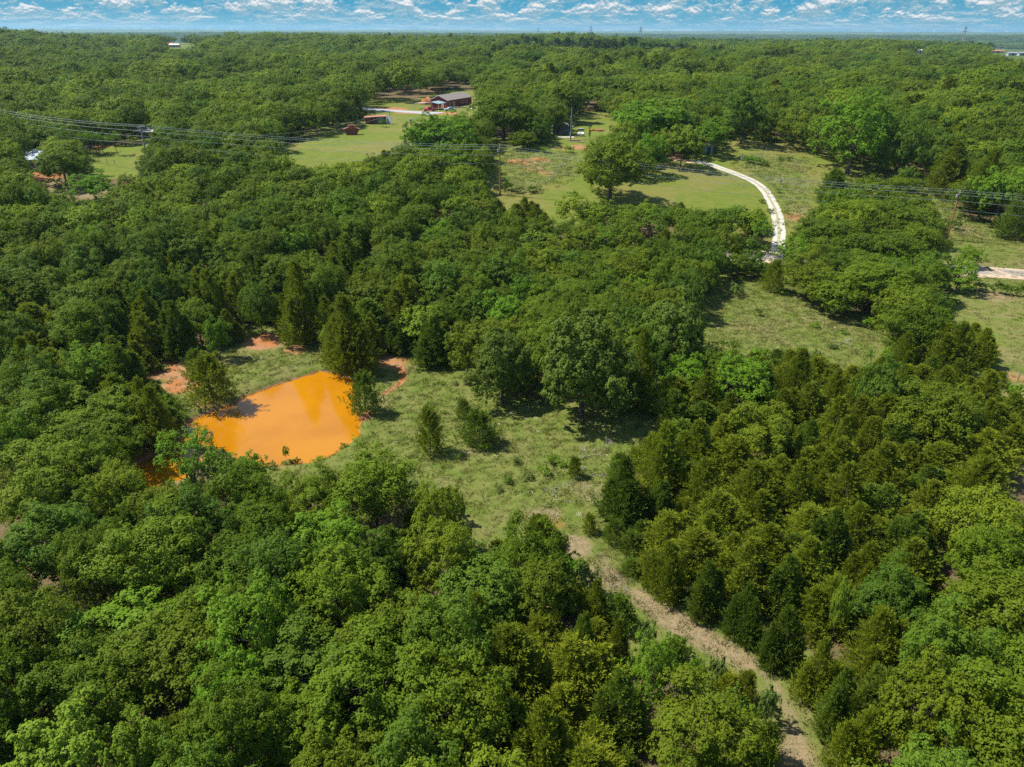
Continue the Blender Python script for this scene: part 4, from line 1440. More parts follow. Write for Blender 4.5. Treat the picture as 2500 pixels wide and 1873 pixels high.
# thinner where the soil is bare
bare = np.zeros(len(xs))
for cx, cy_, rad_ in ((365, 795, 5), (395, 830, 4), (570, 738, 4), (1240, 1180, 2), (850, 780, 3)):
    c = hit(cx * K, cy_ * K)
    bare = np.maximum(bare, .85 * (np.hypot(xs - c.x, ys - c.y) < rad_))
tr_in = sdist(np.stack([xs, ys], 1), openw['trail']) < 0
bare = np.maximum(bare, .35 * tr_in)
k = rng.uniform(0, 1, len(xs)) > bare
xs, ys = xs[k], ys[k]
zs = gz(xs, ys)
sc_ = rng.uniform(.55, 1.35, len(xs)) * np.where(ys > 150, 1.5, 1)
pk = rng.choice(4, len(xs), p=[.38, .18, .38, .06])
scatter('grass', GT, np.stack([xs, ys, zs], 1), pk, rng.uniform(0, 6.28, len(xs)), np.stack([sc_ * 1.1, sc_ * 1.1, sc_], 1), 'rough green and straw coloured grass tufts over the meadow and glade', 'grass')
print('grass', len(xs))
# flowers
V, Fq = leafquads(rng.normal(0, .14, (9, 3)) * np.array([1, 1, .3]) + np.array([0, 0, .45]), unit(rng.normal(0, .3, (9, 3)) + np.array([0, 0, 1])), .034, 1)
fm = npmesh('flower_head', V, Fq); fm.materials.append(M['flower'])
fx, fy = [], []
for cx, cy_, rad_, n in ((1150, 905, 4, 12), (1290, 905, 3, 6), (1220, 1075, 3, 14), (1310, 1000, 3, 5), (960, 960, 8, 8), (1750, 700, 14, 14), (1830, 740, 8, 8), (700, 1000, 6, 8), (1240, 1130, 3, 8)):
    c = hit(cx * K, cy_ * K)
    fx += list(rng.normal(c.x, rad_, n)); fy += list(rng.normal(c.y, rad_ * .6, n))
fx, fy = np.array(fx), np.array(fy)
scatter('wildflowers', [fm], np.stack([fx, fy, gz(fx, fy)], 1), np.zeros(len(fx), int), rng.uniform(0, 6, len(fx)), np.ones((len(fx), 3)), 'scattered small white wildflowers in the meadow grass', 'flowers')


# ================================================================= buildings and small things
def N(px, py, h=0.0):
    """photo pixel (2500 wide) -> place on the land"""
    return hit(px, py, h)


def tall(px, base, top):
    """foot of an upright thing from its base pixel, and its height from its tip pixel"""
    p = N(px, base)
    lo, hi = .1, 60
    for _ in range(30):
        md = (lo + hi) / 2
        if proj([(p.x, p.y, p.z + md)])[0][0][1] > top:
            lo = md
        else:
            hi = md
    return p, lo


# ---- power line
p3_, h3 = tall(2311, 585, 465)
print('right pole h', h3, p3_)
ph = 11.0
p2_ = N(1220, 355, ph)
p1_ = N(342, 307, ph)
p0_ = N(-40, 262, ph)
print('poles', p0_, p1_, p2_, p3_)
dl = (p3_ - p2_)
p4_ = Vector((p3_.x + dl.x * .8, p3_.y + dl.y * .8, 0)); p4_.z = float(T0(p4_.x, p4_.y))
poles = [p0_, p1_, p2_, p3_, p4_]
hs_ = [ph, ph, ph, h3, h3]
names_ = ['power pole at the far left edge of the photo', 'grey power pole with a crossarm rising over the left wood', 'tall brown power pole at the middle of the field edge', 'brown power pole on the roadside verge at the right', 'power pole beyond the right edge']
att_pts = []
for i, (p, hh) in enumerate(zip(poles, hs_)):
    a_ = poles[min(i + 1, 4)] - poles[max(i - 1, 0)]
    rz = math.atan2(a_.y, a_.x)
    e = empty('power_pole', p, rz)
    MB().tube([(0, 0, -1), (0, 0, hh * .5), (0, 0, hh)], [.22, .19, .15], 8).build('pole', 'polewood' if i in (2, 3) else 'greywood', e)
    nrm = Vector((-math.sin(rz), math.cos(rz), 0))
    if i == 1:
        MB().box((0.14, 0, hh - .35), (.1, 2.6, .12)).build('crossarm', 'greywood', e)
        MB().box((0.14, 0, hh - 1.1), (.1, 1.5, .12)).build('crossarm', 'greywood', e)
        for yy_ in (-1.15, -.55, .55, 1.15):
            MB().tube([(.14, yy_, hh - .29), (.14, yy_, hh - .1), (.14, yy_, hh + .02)], [.05, .08, .04], 6).build('insulator', 'porcelain', e)
        offs = [(1.15, 0), (-1.15, 0), (0, -1.1), (0, -2.3), (0, -3.9)]
    else:
        for yy_, zz_ in ((.18, -.05), (-.2, -.35), (0.2, -1.0)):
            MB().tube([(0, yy_, hh + zz_ - .15), (0, yy_, hh + zz_), (0, yy_, hh + zz_ + .12)], [.04, .08, .04], 6).build('insulator', 'porcelain', e)
        offs = [(.25, .05), (-.3, -.3), (.2, -1.0), (0, -2.2), (0, -4.0)]
    if i in (2, 3):
        MB().tube([(-.36, 0, hh - 1.5), (-.36, 0, hh - .8)], .22, 10).box((-.2, 0, hh - 1.15), (.2, .12, .3)).build('transformer', 'galv', e)
    tag(e, names_[i], 'power pole', 'poles of the overhead line')
    att_pts.append([p + nrm * o_[0] + Vector((0, 0, hh + o_[1])) for o_ in offs])
wn = ['upper overhead conductor', 'second overhead conductor', 'third overhead conductor', 'fourth overhead wire', 'lowest overhead cable']
for j in range(5):
    mb = MB()
    for i in range(4):
        a, b = att_pts[i][j], att_pts[i + 1][j]
        sag = (a - b).length * (.012 + .0025 * (j == 4))
        pts = [a.lerp(b, t_ / 18) - Vector((0, 0, 4 * sag * (t_ / 18) * (1 - t_ / 18))) for t_ in range(19)]
        mb.tube(pts, .032 if j < 3 else .028, 4, cap=False)
    o_ = mb.build('power_line', 'wire')
    tag(o_, wn[j] + ' of the line crossing the field from left to right', 'wire', 'overhead wires')

# yard and service poles
fp, fh = tall(1393, 345, 262)
print('field pole', fp, fh)
e = empty('utility_pole', fp)
MB().tube([(0, 0, -.5), (0, 0, fh)], [.17, .12], 8).build('pole', 'greywood', e)
MB().box((-.2, 0, fh * .72), (.25, .2, .3)).build('lamp', 'porcelain', e)
MB().tube([(-.22, -.05, 0), (-.22, -.05, 2.1)], .07, 6).build('conduit', 'white', e)
MB().box((-.24, -.05, 2.2), (.22, .16, .4)).build('meter_box', 'white', e)
tag(e, 'bare grey utility pole with a white meter box in the back yard', 'power pole')
hp, hh_ = tall(1156, 276, 243)
e = empty('utility_pole', hp)
MB().tube([(0, 0, -.5), (0, 0, hh_)], [.16, .12], 8).build('pole', 'greywood', e)
MB().tube([(.2, 0, hh_ - 1.2), (.2, 0, hh_ - .6)], .2, 8).build('transformer', 'galv', e)
tag(e, 'short dark utility pole beside the brick house', 'power pole')
sp_, sh = tall(953, 303, 269)
e = empty('utility_pole', sp_)
MB().tube([(0, 0, -.5), (0, 0, sh)], [.15, .11], 8).build('pole', 'greywood', e)
MB().box((.25, 0, sh - .6), (.45, .2, .16)).build('lamp', 'white', e)
tag(e, 'thin dark utility pole with a white lamp behind the rusty-roofed shed', 'power pole')
for j, (a, b) in enumerate(((sp_ + Vector((0, 0, sh - .3)), N(640, 330, 7) + Vector((0, 0, 7))), (sp_ + Vector((0, 0, sh - 1.5)), N(600, 350, 6) + Vector((0, 0, 6))))):
    pts = [a.lerp(b, t_ / 10) - Vector((0, 0, 5 * (t_ / 10) * (1 - t_ / 10))) for t_ in range(11)]
    o_ = MB().tube(pts, .022, 4).build('service_wire', 'wire')
    tag(o_, ('upper' if j == 0 else 'lower') + ' thin service wire running left from the shed pole into the wood', 'wire')

# ---- brick house
hc = N(1094, 264.5)                       # near corner
dlong = Vector((8.5, 18, 0)).normalized()
rz = math.atan2(dlong.y, dlong.x)        # local x runs along the house, local y towards its left side
e = empty('brick_house', (hc.x, hc.y, float(T0(hc.x, hc.y)) - .05), rz)
Lh, Wh, Hh, Rh = 21.0, 8.4, 3.1, 1.7
MB().prism([(0, 0), (Wh, 0), (Wh, Hh), (Wh / 2, Hh + Rh), (0, Hh)], 'x', 0, Lh).build('wall', 'brick', e)
rf = MB().prism([(-.45, Hh - .12), (Wh / 2, Hh + Rh + .14), (Wh + .45, Hh - .12), (Wh + .45, Hh + .04), (Wh / 2, Hh + Rh + .34), (-.45, Hh + .04)], 'x', -.45, Lh + .45).build('roof', 'shingle', e)
MB().tube([(8, 5.5, Hh + 1.0), (8, 5.5, Hh + 2.2)], .12, 8).build('vent_pipe', 'rust', rf)
MB().prism([(-.5, Hh - .2), (Wh / 2, Hh + Rh + .05), (Wh + .5, Hh - .2), (Wh + .5, Hh - .02), (Wh / 2, Hh + Rh + .28), (-.5, Hh - .02)], 'x', -.56, -.46).build('verge_board', 'trim', e)
for xx_, ww, z0_, z1_, kd in ((1.6, 1.1, 1.0, 2.3, 'window'), (5.0, 2.0, .35, 2.35, 'door'), (12.6, 1.2, .9, 2.3, 'window'), (16.2, 1.4, .9, 2.3, 'window')):
    f_ = MB().box((xx_, -.04, (z0_ + z1_) / 2), (ww, .12, z1_ - z0_)).build(kd, 'trim', e)
    if kd == 'window':
        MB().box((xx_, -.11, (z0_ + z1_) / 2), (ww - .35, .04, z1_ - z0_ - .35)).build('pane', 'glass', f_)
    else:
        for s_ in (-.42, .42):
            MB().box((xx_ + s_, -.11, (z0_ + z1_) / 2), (.5, .04, z1_ - z0_ - .5)).build('pane', 'glass', f_)
MB().box((-.04, 2.6, 1.05), (.1, 1.1, 2.1)).build('door', 'trim', e)
tag(e, 'red brick ranch house with a grey shingle gable roof at the wood edge', 'house')

# carport in front of its gable end
cc = Vector((hc.x, hc.y, 0)) + dlong * -5.2 + Vector((-dlong.y, dlong.x, 0)) * 3.2
cc.z = float(T0(cc.x, cc.y))
e = empty('carport', cc, rz)
rf = MB().prism([(-3.6, 2.5), (0, 3.1), (3.6, 2.5), (3.6, 2.6), (0, 3.22), (-3.6, 2.6)], 'x', -3.2, 3.2).build('roof', 'bluemetal', e)
for xx_ in (-3, 0, 3):
    for yy_ in (-3.4, 3.4):
        MB().box((xx_, yy_, 1.25), (.12, .12, 2.56)).build('post', 'trim', e)
tag(e, 'open carport with a low blue-grey metal roof in front of the brick house', 'carport')
c2_ = cc + Vector((-dlong.y, dlong.x, 0)) * 6.6 + dlong * .6
c2_.z = float(T0(c2_.x, c2_.y))
e = empty('carport', c2_, rz)
MB().prism([(-2.6, 2.55), (2.6, 2.25), (2.6, 2.35), (-2.6, 2.66)], 'x', -2.6, 2.6).build('roof', 'tanmetal', e)
for xx_ in (-2.4, 2.4):
    for yy_ in (-2.4, 2.4):
        MB().box((xx_, yy_, 1.15), (.12, .12, 2.3)).build('post', 'trim', e)
tag(e, 'second smaller carport with a flat grey-tan roof left of the blue-grey one', 'carport')


def wheels(e, xs_, w_, r_):
    for xx_ in xs_:
        for s_ in (-1, 1):
            wh = MB().tube([(xx_, s_ * w_ - .11, r_), (xx_, s_ * w_ + .11, r_)], r_, 14).build('wheel', 'rubber', e)
            MB().tube([(xx_, s_ * (w_ + .115) - .01, r_), (xx_, s_ * (w_ + .115) + .01, r_)], r_ * .55, 10).build('rim', 'galv', wh)


pk = N(1049, 272.5)
e = empty('pickup_truck', pk, R(205))
MB().prism([(-2.7, .45), (2.6, .45), (2.7, .75), (2.65, 1.02), (1.3, 1.14), (-2.7, 1.14)], 'y', -.92, .92).build('body', 'red', e, .08)
MB().prism([(-.75, 1.14), (1.3, 1.14), (.75, 1.82), (-.55, 1.84)], 'y', -.80, .80).build('cab', 'red', e, .06)
MB().prism([(-.62, 1.2), (1.12, 1.2), (.68, 1.76), (-.5, 1.76)], 'y', -.83, .83).build('window', 'glass', e)
MB().box((-1.75, 0, 1.16), (1.7, 1.5, .06)).build('truck_bed', 'black', e)
MB().box((2.7, 0, .6), (.12, 1.8, .2)).build('bumper', 'galv', e)
for s_ in (-.65, .65):
    MB().box((2.69, s_, .88), (.06, .3, .16)).build('headlight', 'porcelain', e)
wheels(e, (-1.75, 1.75), .84, .4)
tag(e, 'red pickup truck parked under the open carport', 'truck')
cr = N(1098, 271)
e = empty('parked_car', cr, R(200))
MB().prism([(-2.2, .35), (2.15, .35), (2.25, .62), (2.1, .85), (1.0, .98), (-2.1, 1.0), (-2.25, .7)], 'y', -.86, .86).build('body', 'bluecar', e, .08)
MB().prism([(-1.6, .98), (1.0, .96), (.35, 1.42), (-1.0, 1.44)], 'y', -.74, .74).build('cabin', 'bluecar', e, .06)
MB().prism([(-1.45, 1.02), (.84, 1.0), (.3, 1.37), (-.92, 1.38)], 'y', -.77, .77).build('window', 'glass', e)
for s_ in (-.6, .6):
    MB().box((2.2, s_, .7), (.06, .3, .14)).build('headlight', 'porcelain', e)
wheels(e, (-1.35, 1.4), .78, .33)
tag(e, 'pale blue car parked at the right side of the carport', 'car')

# clay mound
mc = N(1042, 258)
bm = bmesh.new()
bmesh.ops.create_icosphere(bm, subdivisions=4, radius=1)
for v in bm.verts:
    n_ = 1 + .12 * math.sin(3.1 * v.co.x + 1) * math.cos(2.7 * v.co.y) + .05 * math.sin(9 * v.co.x + 4 * v.co.y)
    v.co = Vector((v.co.x * 3.6 * n_, v.co.y * 3.2 * n_, (max(v.co.z, -.1) ** 1.0 if v.co.z > 0 else v.co.z) * 2.5 * n_))
me = bpy.data.meshes.new('clay_mound')
bm.to_mesh(me); bm.free()
o_ = link('clay_mound', me, 'clay')
mc2 = mc + Vector((-.5, 6, 0)); o_.location = (mc2.x, mc2.y, float(T0(mc2.x, mc2.y)))
tag(o_, 'tall mound of orange clay heaped behind the carport', 'mound')
tk, th = tall(1153, 266, 256)
e = empty('water_tank', tk)
MB().tube([(0, 0, 0), (0, 0, 1.5), (0, 0, 1.8), (0, 0, 1.95)], [.55, .55, .42, .12], 14).build('tank', 'white', e)
MB().box((0, 0, -.02), (1.4, 1.4, .16)).build('base', 'concrete', e)
tag(e, 'upright white tank standing beside the brick house pole', 'tank')
wl = N(1112, 264)
o_ = MB().box((0, 0, .25), (7, .3, .5)).box((3.6, 2, .25), (.3, 4, .5)).build('retaining_wall', 'concrete')
o_.location = wl; o_.rotation_euler = (0, 0, R(-8))
tag(o_, 'low pale concrete wall in front of the brick house', 'wall')

# ---- rusty-roofed shed
sc0 = N(918, 303)
e = empty('tin_shed', sc0, R(6))
MB().prism([(-3.6, 0), (3.4, 0), (3.4, 2.5), (-3.6, 2.15)], 'y', 0, 3.4).build('wall', 'rust', e)
MB().prism([(-4.1, 2.17), (3.7, 2.56), (3.7, 2.66), (-4.1, 2.27)], 'y', -.7, 3.9).build('roof', 'rustroof', e)
MB().box((3.47, 1.7, 1.15), (.08, 3.1, 2.3)).build('side_wall', 'bluewall', e)
MB().box((1.9, -.06, 1.1), (2.4, .08, 2.1)).build('side_wall', 'bluewall', e)
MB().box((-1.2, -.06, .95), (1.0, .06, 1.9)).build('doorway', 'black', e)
for xx_ in (-3.9, -2.0):
    MB().tube([(xx_ - .3, -.5, 0), (xx_, -.5, 2.2)], .09, 6).build('post', 'greywood', e)
tag(e, 'small tin shed with a rust-red roof and a faded blue side wall', 'shed')
ws = N(951, 303.5)
e2 = MB().prism([(-1.1, 0), (1.0, 0), (1.0, 2.55), (-1.1, 2.8)], 'y', -.05, .05).build('metal_sheet', 'paleblue')
e2.location = ws; e2.rotation_euler = (R(-6), 0, R(-25))
tag(e2, 'pale metal sheet standing upright at the right end of the tin shed', 'metal sheet')
_b = hand('bush', 935 / K, 292 / K, 20, base=310 / K, label='small green bush growing against the tin shed')

# ---- rusty feed hopper
hp_ = N(859, 329)
e = empty('feed_hopper', hp_, R(12))
MB().prism([(-1.6, .12), (1.6, .12), (2.5, 1.75), (-2.5, 1.75)], 'y', -1.2, 1.2).build('bin', 'rust', e)
MB().prism([(-2.65, 1.76), (2.65, 1.76), (1.0, 2.25), (-1.0, 2.25)], 'y', -1.35, 1.35).build('roof', 'rust', e)
MB().box((0, 0, 2.55), (1.9, 1.7, .6)).build('hatch_box', 'rust', e)
MB().box((0, 0, 2.88), (2.15, 1.95, .08)).build('lid', 'rust', e)
for s_ in (-1, 1):
    MB().box((0, s_ * .9, .06), (3.4, .18, .2)).build('skid', 'greywood', e)
tag(e, 'rusty brown feed hopper with flared sides and a box on top, in the left field', 'feed hopper')

# ---- box on a post
bp, bh = tall(1004, 308, 288)
e = empty('nest_box', bp)
MB().tube([(0, 0, -.2), (0, 0, bh - .7)], .10, 6).build('post', 'greywood', e)
MB().box((0, 0, bh - .9), (1.0, .7, .9)).build('box', 'paleblue', e)
MB().box((0, 0, bh - .4), (1.4, 1.0, .09)).build('roof', 'galv', e)
MB().box((0, -.36, bh - .95), (.3, .03, .3)).build('opening', 'black', e)
tag(e, 'pale square box on a dark post at the top of the left field', 'nest box')

# ---- old vine-covered shed and the yard things
os_ = N(1372, 328)
e = empty('old_shed', os_, R(-8))
MB().prism([(-3.0, 0), (3.0, 0), (3.0, 2.2), (0, 3.1), (-3.0, 2.2)], 'y', 0, 3.6).build('wall', 'greywood', e)
MB().prism([(-3.4, 2.1), (0, 3.15), (3.4, 2.1), (3.4, 2.24), (0, 3.3), (-3.4, 2.24)], 'y', -.4, 4.0).build('roof', 'galv', e)
MB().box((2.1, -.05, 1.05), (.9, .08, 2.05)).build('door', 'bluewall', e)
MB().box((-1.2, -.05, 1.2), (.9, .06, .8)).build('window', 'glass', e)
tag(e, 'old grey wooden shed with a faded blue door under the trees', 'shed')
for px_, tp_, bs_, wd, lb in ((1366, 300, 320, 34, 'dark vine heaped over the roof of the old grey shed'), (1393, 298, 318, 16, 'vine tangle hanging from the right corner of the old grey shed')):
    q = N(px_, 329)
    e = plant('bush', 'climbing_vine', (q.x, q.y + .6, q.z + 1.7), wd / ppm(q) / 2, 1.9, var=1)
    tag(e, lb, 'vine')
q, qh = tall(1393, 335, 307)
o_ = MB().box((0, 0, qh / 2), (.16, .16, qh)).build('wooden_post', 'trim'); o_.location = q
tag(o_, 'weathered upright post at the corner of the old shed', 'post')
q, qh = tall(1439, 341, 309)
e = empty('vine_post', q)
MB().tube([(0, 0, -.2), (0, 0, qh)], .12, 6).build('post', 'greywood', e)
v1 = link('vine', VAR['bush'][1][0], None, e); v1.scale = (.42, .42, qh * .78)
v2 = link('vine', VAR['bush'][1][0], None, e); v2.location = (0, 0, qh - .5); v2.scale = (.85, .85, .9)
tag(e, 'post wrapped in green vine with a bushy top in the back yard', 'post')
q = N(1449, 319.5)
e = empty('kayak', q, R(4))
MB().prism([(-1.6, .25), (-1.1, .05), (1.1, .05), (1.6, .25), (1.2, .42), (-1.2, .42)], 'y', -.42, .42).build('hull', 'orange', e, .12)
MB().box((0, 0, .43), (1.1, .5, .04)).build('cockpit', 'black', e)
tag(e, 'orange boat-shaped hull lying on the back lawn', 'kayak')
q = N(1418, 318.5)
e = empty('stock_trough', q, R(8))
MB().tube([(0, 0, 0), (0, 0, .55)], [1.0, 1.05], 16).build('tub', 'black', e)
MB().tube([(0, 0, .5), (0, 0, .58)], [1.1, 1.1], 16).build('rim', 'galv', e)
tag(e, 'round dark stock trough on the back lawn', 'trough')
q = N(1418, 333)
e = empty('propane_tank', q, R(-14))
MB().tube([(-1.2, 0, .75), (-1.0, 0, .75), (1.0, 0, .75), (1.2, 0, .75)], [.2, .45, .45, .2], 14).build('tank', 'white', e)
for s_ in (-.7, .7):
    MB().box((s_, 0, .16), (.2, .7, .34)).build('saddle', 'concrete', e)
MB().tube([(0, 0, 1.15), (0, 0, 1.32)], .18, 8).build('valve_cap', 'white', e)
tag(e, 'white propane tank lying in the weeds of the back yard', 'tank')
q = N(1468, 321)
o_ = MB().tube([(-.5, 0, .35), (.5, 0, .4)], .38, 10).tube([(.5, .2, .3), (1.5, .5, .5)], .12, 6).box((-.9, .1, .3), (.5, .9, .5)).build('scrap_machine', 'rustroof'); o_.location = q
tag(o_, 'small rusty machine at the right end of the back lawn', 'scrap')
for j, (px_, py_, ln_, rz_) in enumerate(((1398, 343, 4.2, 8), (1403, 345, 3.6, -6), (1412, 347, 3.4, -14), (1424, 341, 2.2, -10))):
    q = N(px_, py_)
    o_ = MB().box((0, 0, .1), (ln_, .3, .14)).box((.3, .25, .09), (ln_ * .8, .25, .1), .06).build('lumber_stack', 'plank' if j != 1 else 'rust'); o_.location = q; o_.rotation_euler = (0, 0, R(rz_))
    tag(o_, ('longest', 'rust brown', 'greyish', 'short pale')[j] + ' bundle of boards on the ground below the back yard pole', 'lumber', 'boards lying in the back yard')
q = N(1382, 336)
e = MB().box((0, 0, .08), (5, 2.4, .16), R(-3)).build('concrete_slab', 'concrete'); e.location = q
tag(e, 'flat concrete slab beside the old grey shed', 'slab')
for j, px_ in enumerate((1445, 1449, 1453, 1457)):
    q, qh = tall(px_, 340 - .4 * j, 331)
    o_ = MB().box((0, 0, qh / 2), (.1, .1, qh)).build('garden_stake', 'greywood'); o_.location = q
    tag(o_, ['leftmost', 'second', 'third', 'rightmost'][j] + ' short grey garden stake beside the vine post', 'stake', 'garden stakes in the back yard')

# ---- gravel drive end: pipe frame, cart, grey shed, gate
q, qh = tall(1603, 366, 346)
e = empty('pipe_frame', q)
wl_ = 22 / ppm(q)
MB().tube([(0, 0, -.1), (0, 0, qh)], .09, 8).build('post', 'galv', e)
MB().tube([(wl_, 0, -.1), (wl_, 0, qh)], .09, 8).build('post', 'galv', e)
MB().tube([(-.05, 0, qh), (wl_ + .05, 0, qh)], .09, 8).build('crossbar', 'galv', e)
tag(e, 'pale square pipe frame standing under the broad shade tree', 'frame')
q = N(1613, 368)
o_ = MB().box((0, 0, .35), (2.2, 1.2, .7), taper=.6).box((.8, -.3, .5), (.9, .6, .6), .4, .2).tube([(-.9, 0, .8), (.2, .2, .3)], .15, 6).build('scrap_heap', 'rust'); o_.location = q
tag(o_, 'dark heap of rusty scrap under the pipe frame', 'scrap')
q = N(1611, 414)
e = empty('garden_tractor', q, R(15))
MB().prism([(-.9, .35), (1.0, .35), (1.0, .8), (.2, .9), (-.2, .6), (-.9, .6)], 'y', -.36, .36).build('body', 'black', e, .05)
MB().box((-.55, 0, .85), (.4, .5, .45), ry=-.15).build('seat', 'bluewall', e)
MB().box((.75, 0, .98), (.45, .7, .18)).build('hood', 'white', e)
MB().tube([(.1, 0, .85), (-.1, 0, 1.15)], .04, 6).build('steering_column', 'black', e)
wheels(e, (-.6,), .48, .4)
wheels(e, (.75,), .45, .26)
tag(e, 'small dark garden tractor with a white hood on the lawn under the lone field oak', 'tractor')
q, qh = tall(1712, 374, 356)
e = empty('grey_shed', q, R(-20))
MB().box((1.4, 1.2, qh / 2), (3.0, 2.4, qh)).build('wall', 'paleblue', e)
MB().prism([(-.2, qh), (3.1, qh), (1.45, qh + .8)], 'y', -.15, 2.55).build('roof', 'galv', e)
MB().box((2.1, -.04, qh * .42), (.9, .08, qh * .8)).build('door', 'black', e)
tag(e, 'small grey-blue shed half hidden by trees at the end of the drive', 'shed')
gp = [tall(px_, by_, ty_) for px_, by_, ty_ in ((1815, 384, 368), (1840, 390, 380), (1860, 388, 378))]
e = empty('field_gate', gp[1][0], math.atan2(gp[2][0].y - gp[1][0].y, gp[2][0].x - gp[1][0].x))
gl = (gp[2][0] - gp[1][0]).length
for z_ in (.35, .65, .95, 1.25):
    MB().tube([(0, 0, z_), (gl, 0, z_)], .035, 6).build('rail', 'galv', e)
for x_ in (0, gl / 2, gl):
    MB().tube([(x_, 0, .25), (x_, 0, 1.3)], .04, 6).build('upright', 'galv', e)
tag(e, 'grey metal field gate at the near edge of the far paddock', 'gate')
q = N(1812, 391)
o_ = MB().box((0, 0, .5), (.9, .8, 1.0), .2, taper=.85).tube([(.5, 0, .2), (1.5, -.5, .3)], .12, 6).build('stump_pile', 'deadwood'); o_.location = q
tag(o_, 'grey pile of cut wood beside the gate post', 'wood pile')
q, qh = tall(1904, 449, 437)
e = empty('meter_pedestal', q)
MB().box((0, 0, qh / 2), (.12, .12, qh)).build('post', 'greywood', e)
MB().box((.1, -.1, qh * .7), (.5, .25, .6)).build('box', 'galv', e)
tag(e, 'grey meter box on a post right of the gravel drive', 'meter')


# ---- fences: every post is its own part, the wires one part
def wire_fence(name, pxs, step, hgt, label, pm='greywood', sub=True):
    pts = [N(a, b) for a, b in pxs]
    e = empty(name, pts[0])
    o0 = pts[0]
    line = []
    for a, b in zip(pts, pts[1:]):
        n_ = max(1, int((b - a).length / step))
        for k_ in range(n_):
            p = a.lerp(b, k_ / n_)
            line.append(Vector((p.x, p.y, float(T0(p.x, p.y)))))
    line.append(pts[-1])
    for p in line[:60]:
        q_ = p - o0
        hh2 = hgt * random.uniform(.92, 1.08)
        MB().tube([(q_.x, q_.y, q_.z - .2), (q_.x + random.uniform(-.05, .05), q_.y, q_.z + hh2)], .065, 5).build('post', pm, e)
    mb_ = MB()
    for z_ in (.35, .7, 1.05):
        mb_.tube([p - o0 + Vector((0, 0, z_ * hgt / 1.2)) for p in line], .012, 3, cap=False)
    mb_.build('strand', 'greywood', e)
    tag(e, label, 'fence')
    return e


wire_fence('wire_fence', [(1331, 452), (1356, 424), (1381, 397)], 2.4, 1.35, 'wire fence of close grey posts running up the field left of the lone oak')
wire_fence('wire_fence', [(1262, 452), (1331, 452)], 3.6, 1.2, 'low wire fence along the near edge of the dry field patch')
wire_fence('wire_fence', [(1560, 398), (1630, 407), (1728, 417), (1784, 439), (1815, 460)], 12, 1.5, 'sparse wire fence curving along the inner side of the gravel drive')
wire_fence('wire_fence', [(1860, 388), (1905, 392), (1990, 402)], 5, 1.2, 'wire fence going right from the metal field gate')
wire_fence('wire_fence', [(1870, 372), (1990, 385)], 6, 1.2, 'wire fence along the far wood edge behind the paddock')
wire_fence('wire_fence', [(1203, 357), (1290, 366), (1400, 374)], 5, 1.3, 'wire fence between the weedy field and the back yard')
wire_fence('wire_fence', [(805, 333), (829, 329), (834, 322)], 3.5, 1.2, 'short wire fence left of the rusty feed hopper')
wire_fence('wire_fence', [(243, 396), (262, 399), (281, 402)], 3.5, 1.2, 'short wire fence at the near edge of the left paddock')
wire_fence('wire_fence', [(2452, 936), (2484, 931)], 4, 1.4, 'grey fence post line by the orange bare spot at the right edge')
q = N(2462, 580)
e = empty('field_sprinkler', q)
MB().tube([(-1.2, 0, .5), (1.2, .2, .45)], .05, 5).build('pipe', 'galv', e)
for s_ in (-1, 1):
    MB().tube([(s_, 0, 0), (s_, .05, .55)], .04, 5).build('leg', 'galv', e)
tag(e, 'thin metal pipe rail standing in the roadside verge at the right edge', 'pipe rail')

# ---- dead brush: grey branching twigs
def twigs(seed, hgt, spread, n, r0=.035, up=.8):
    rr = random.Random(seed)
    mb = MB()
    def grow(p, d, L, r_, lv_):
        q_ = p + d * L
        mid_ = p.lerp(q_, .5) + Vector((rr.uniform(-1, 1), rr.uniform(-1, 1), rr.uniform(-1, 1))) * L * .08
        mb.tube([p, mid_, q_], [r_, r_ * .8, r_ * .55], 4, cap=False)
        if lv_ > 0:
            for _ in range(3):
                nd = (d + Vector((rr.uniform(-1, 1), rr.uniform(-1, 1), rr.uniform(-.5, .8))) * .75).normalized()
                grow(p.lerp(q_, rr.uniform(.5, 1)), nd, L * rr.uniform(.55, .8), r_ * .6, lv_ - 1)
    for k_ in range(n):
        a_ = rr.uniform(0, 6.28)
        d = Vector((math.cos(a_) * spread, math.sin(a_) * spread, up)).normalized()
        grow(Vector((rr.uniform(-.3, .3), rr.uniform(-.3, .3), 0)), d, hgt * .45, r0, 3)
    bmesh.ops.recalc_face_normals(mb.bm, faces=mb.bm.faces)
    me = bpy.data.meshes.new('dead_twigs'); mb.bm.to_mesh(me); mb.bm.free(); me.materials.append(M['deadwood'])
    return me


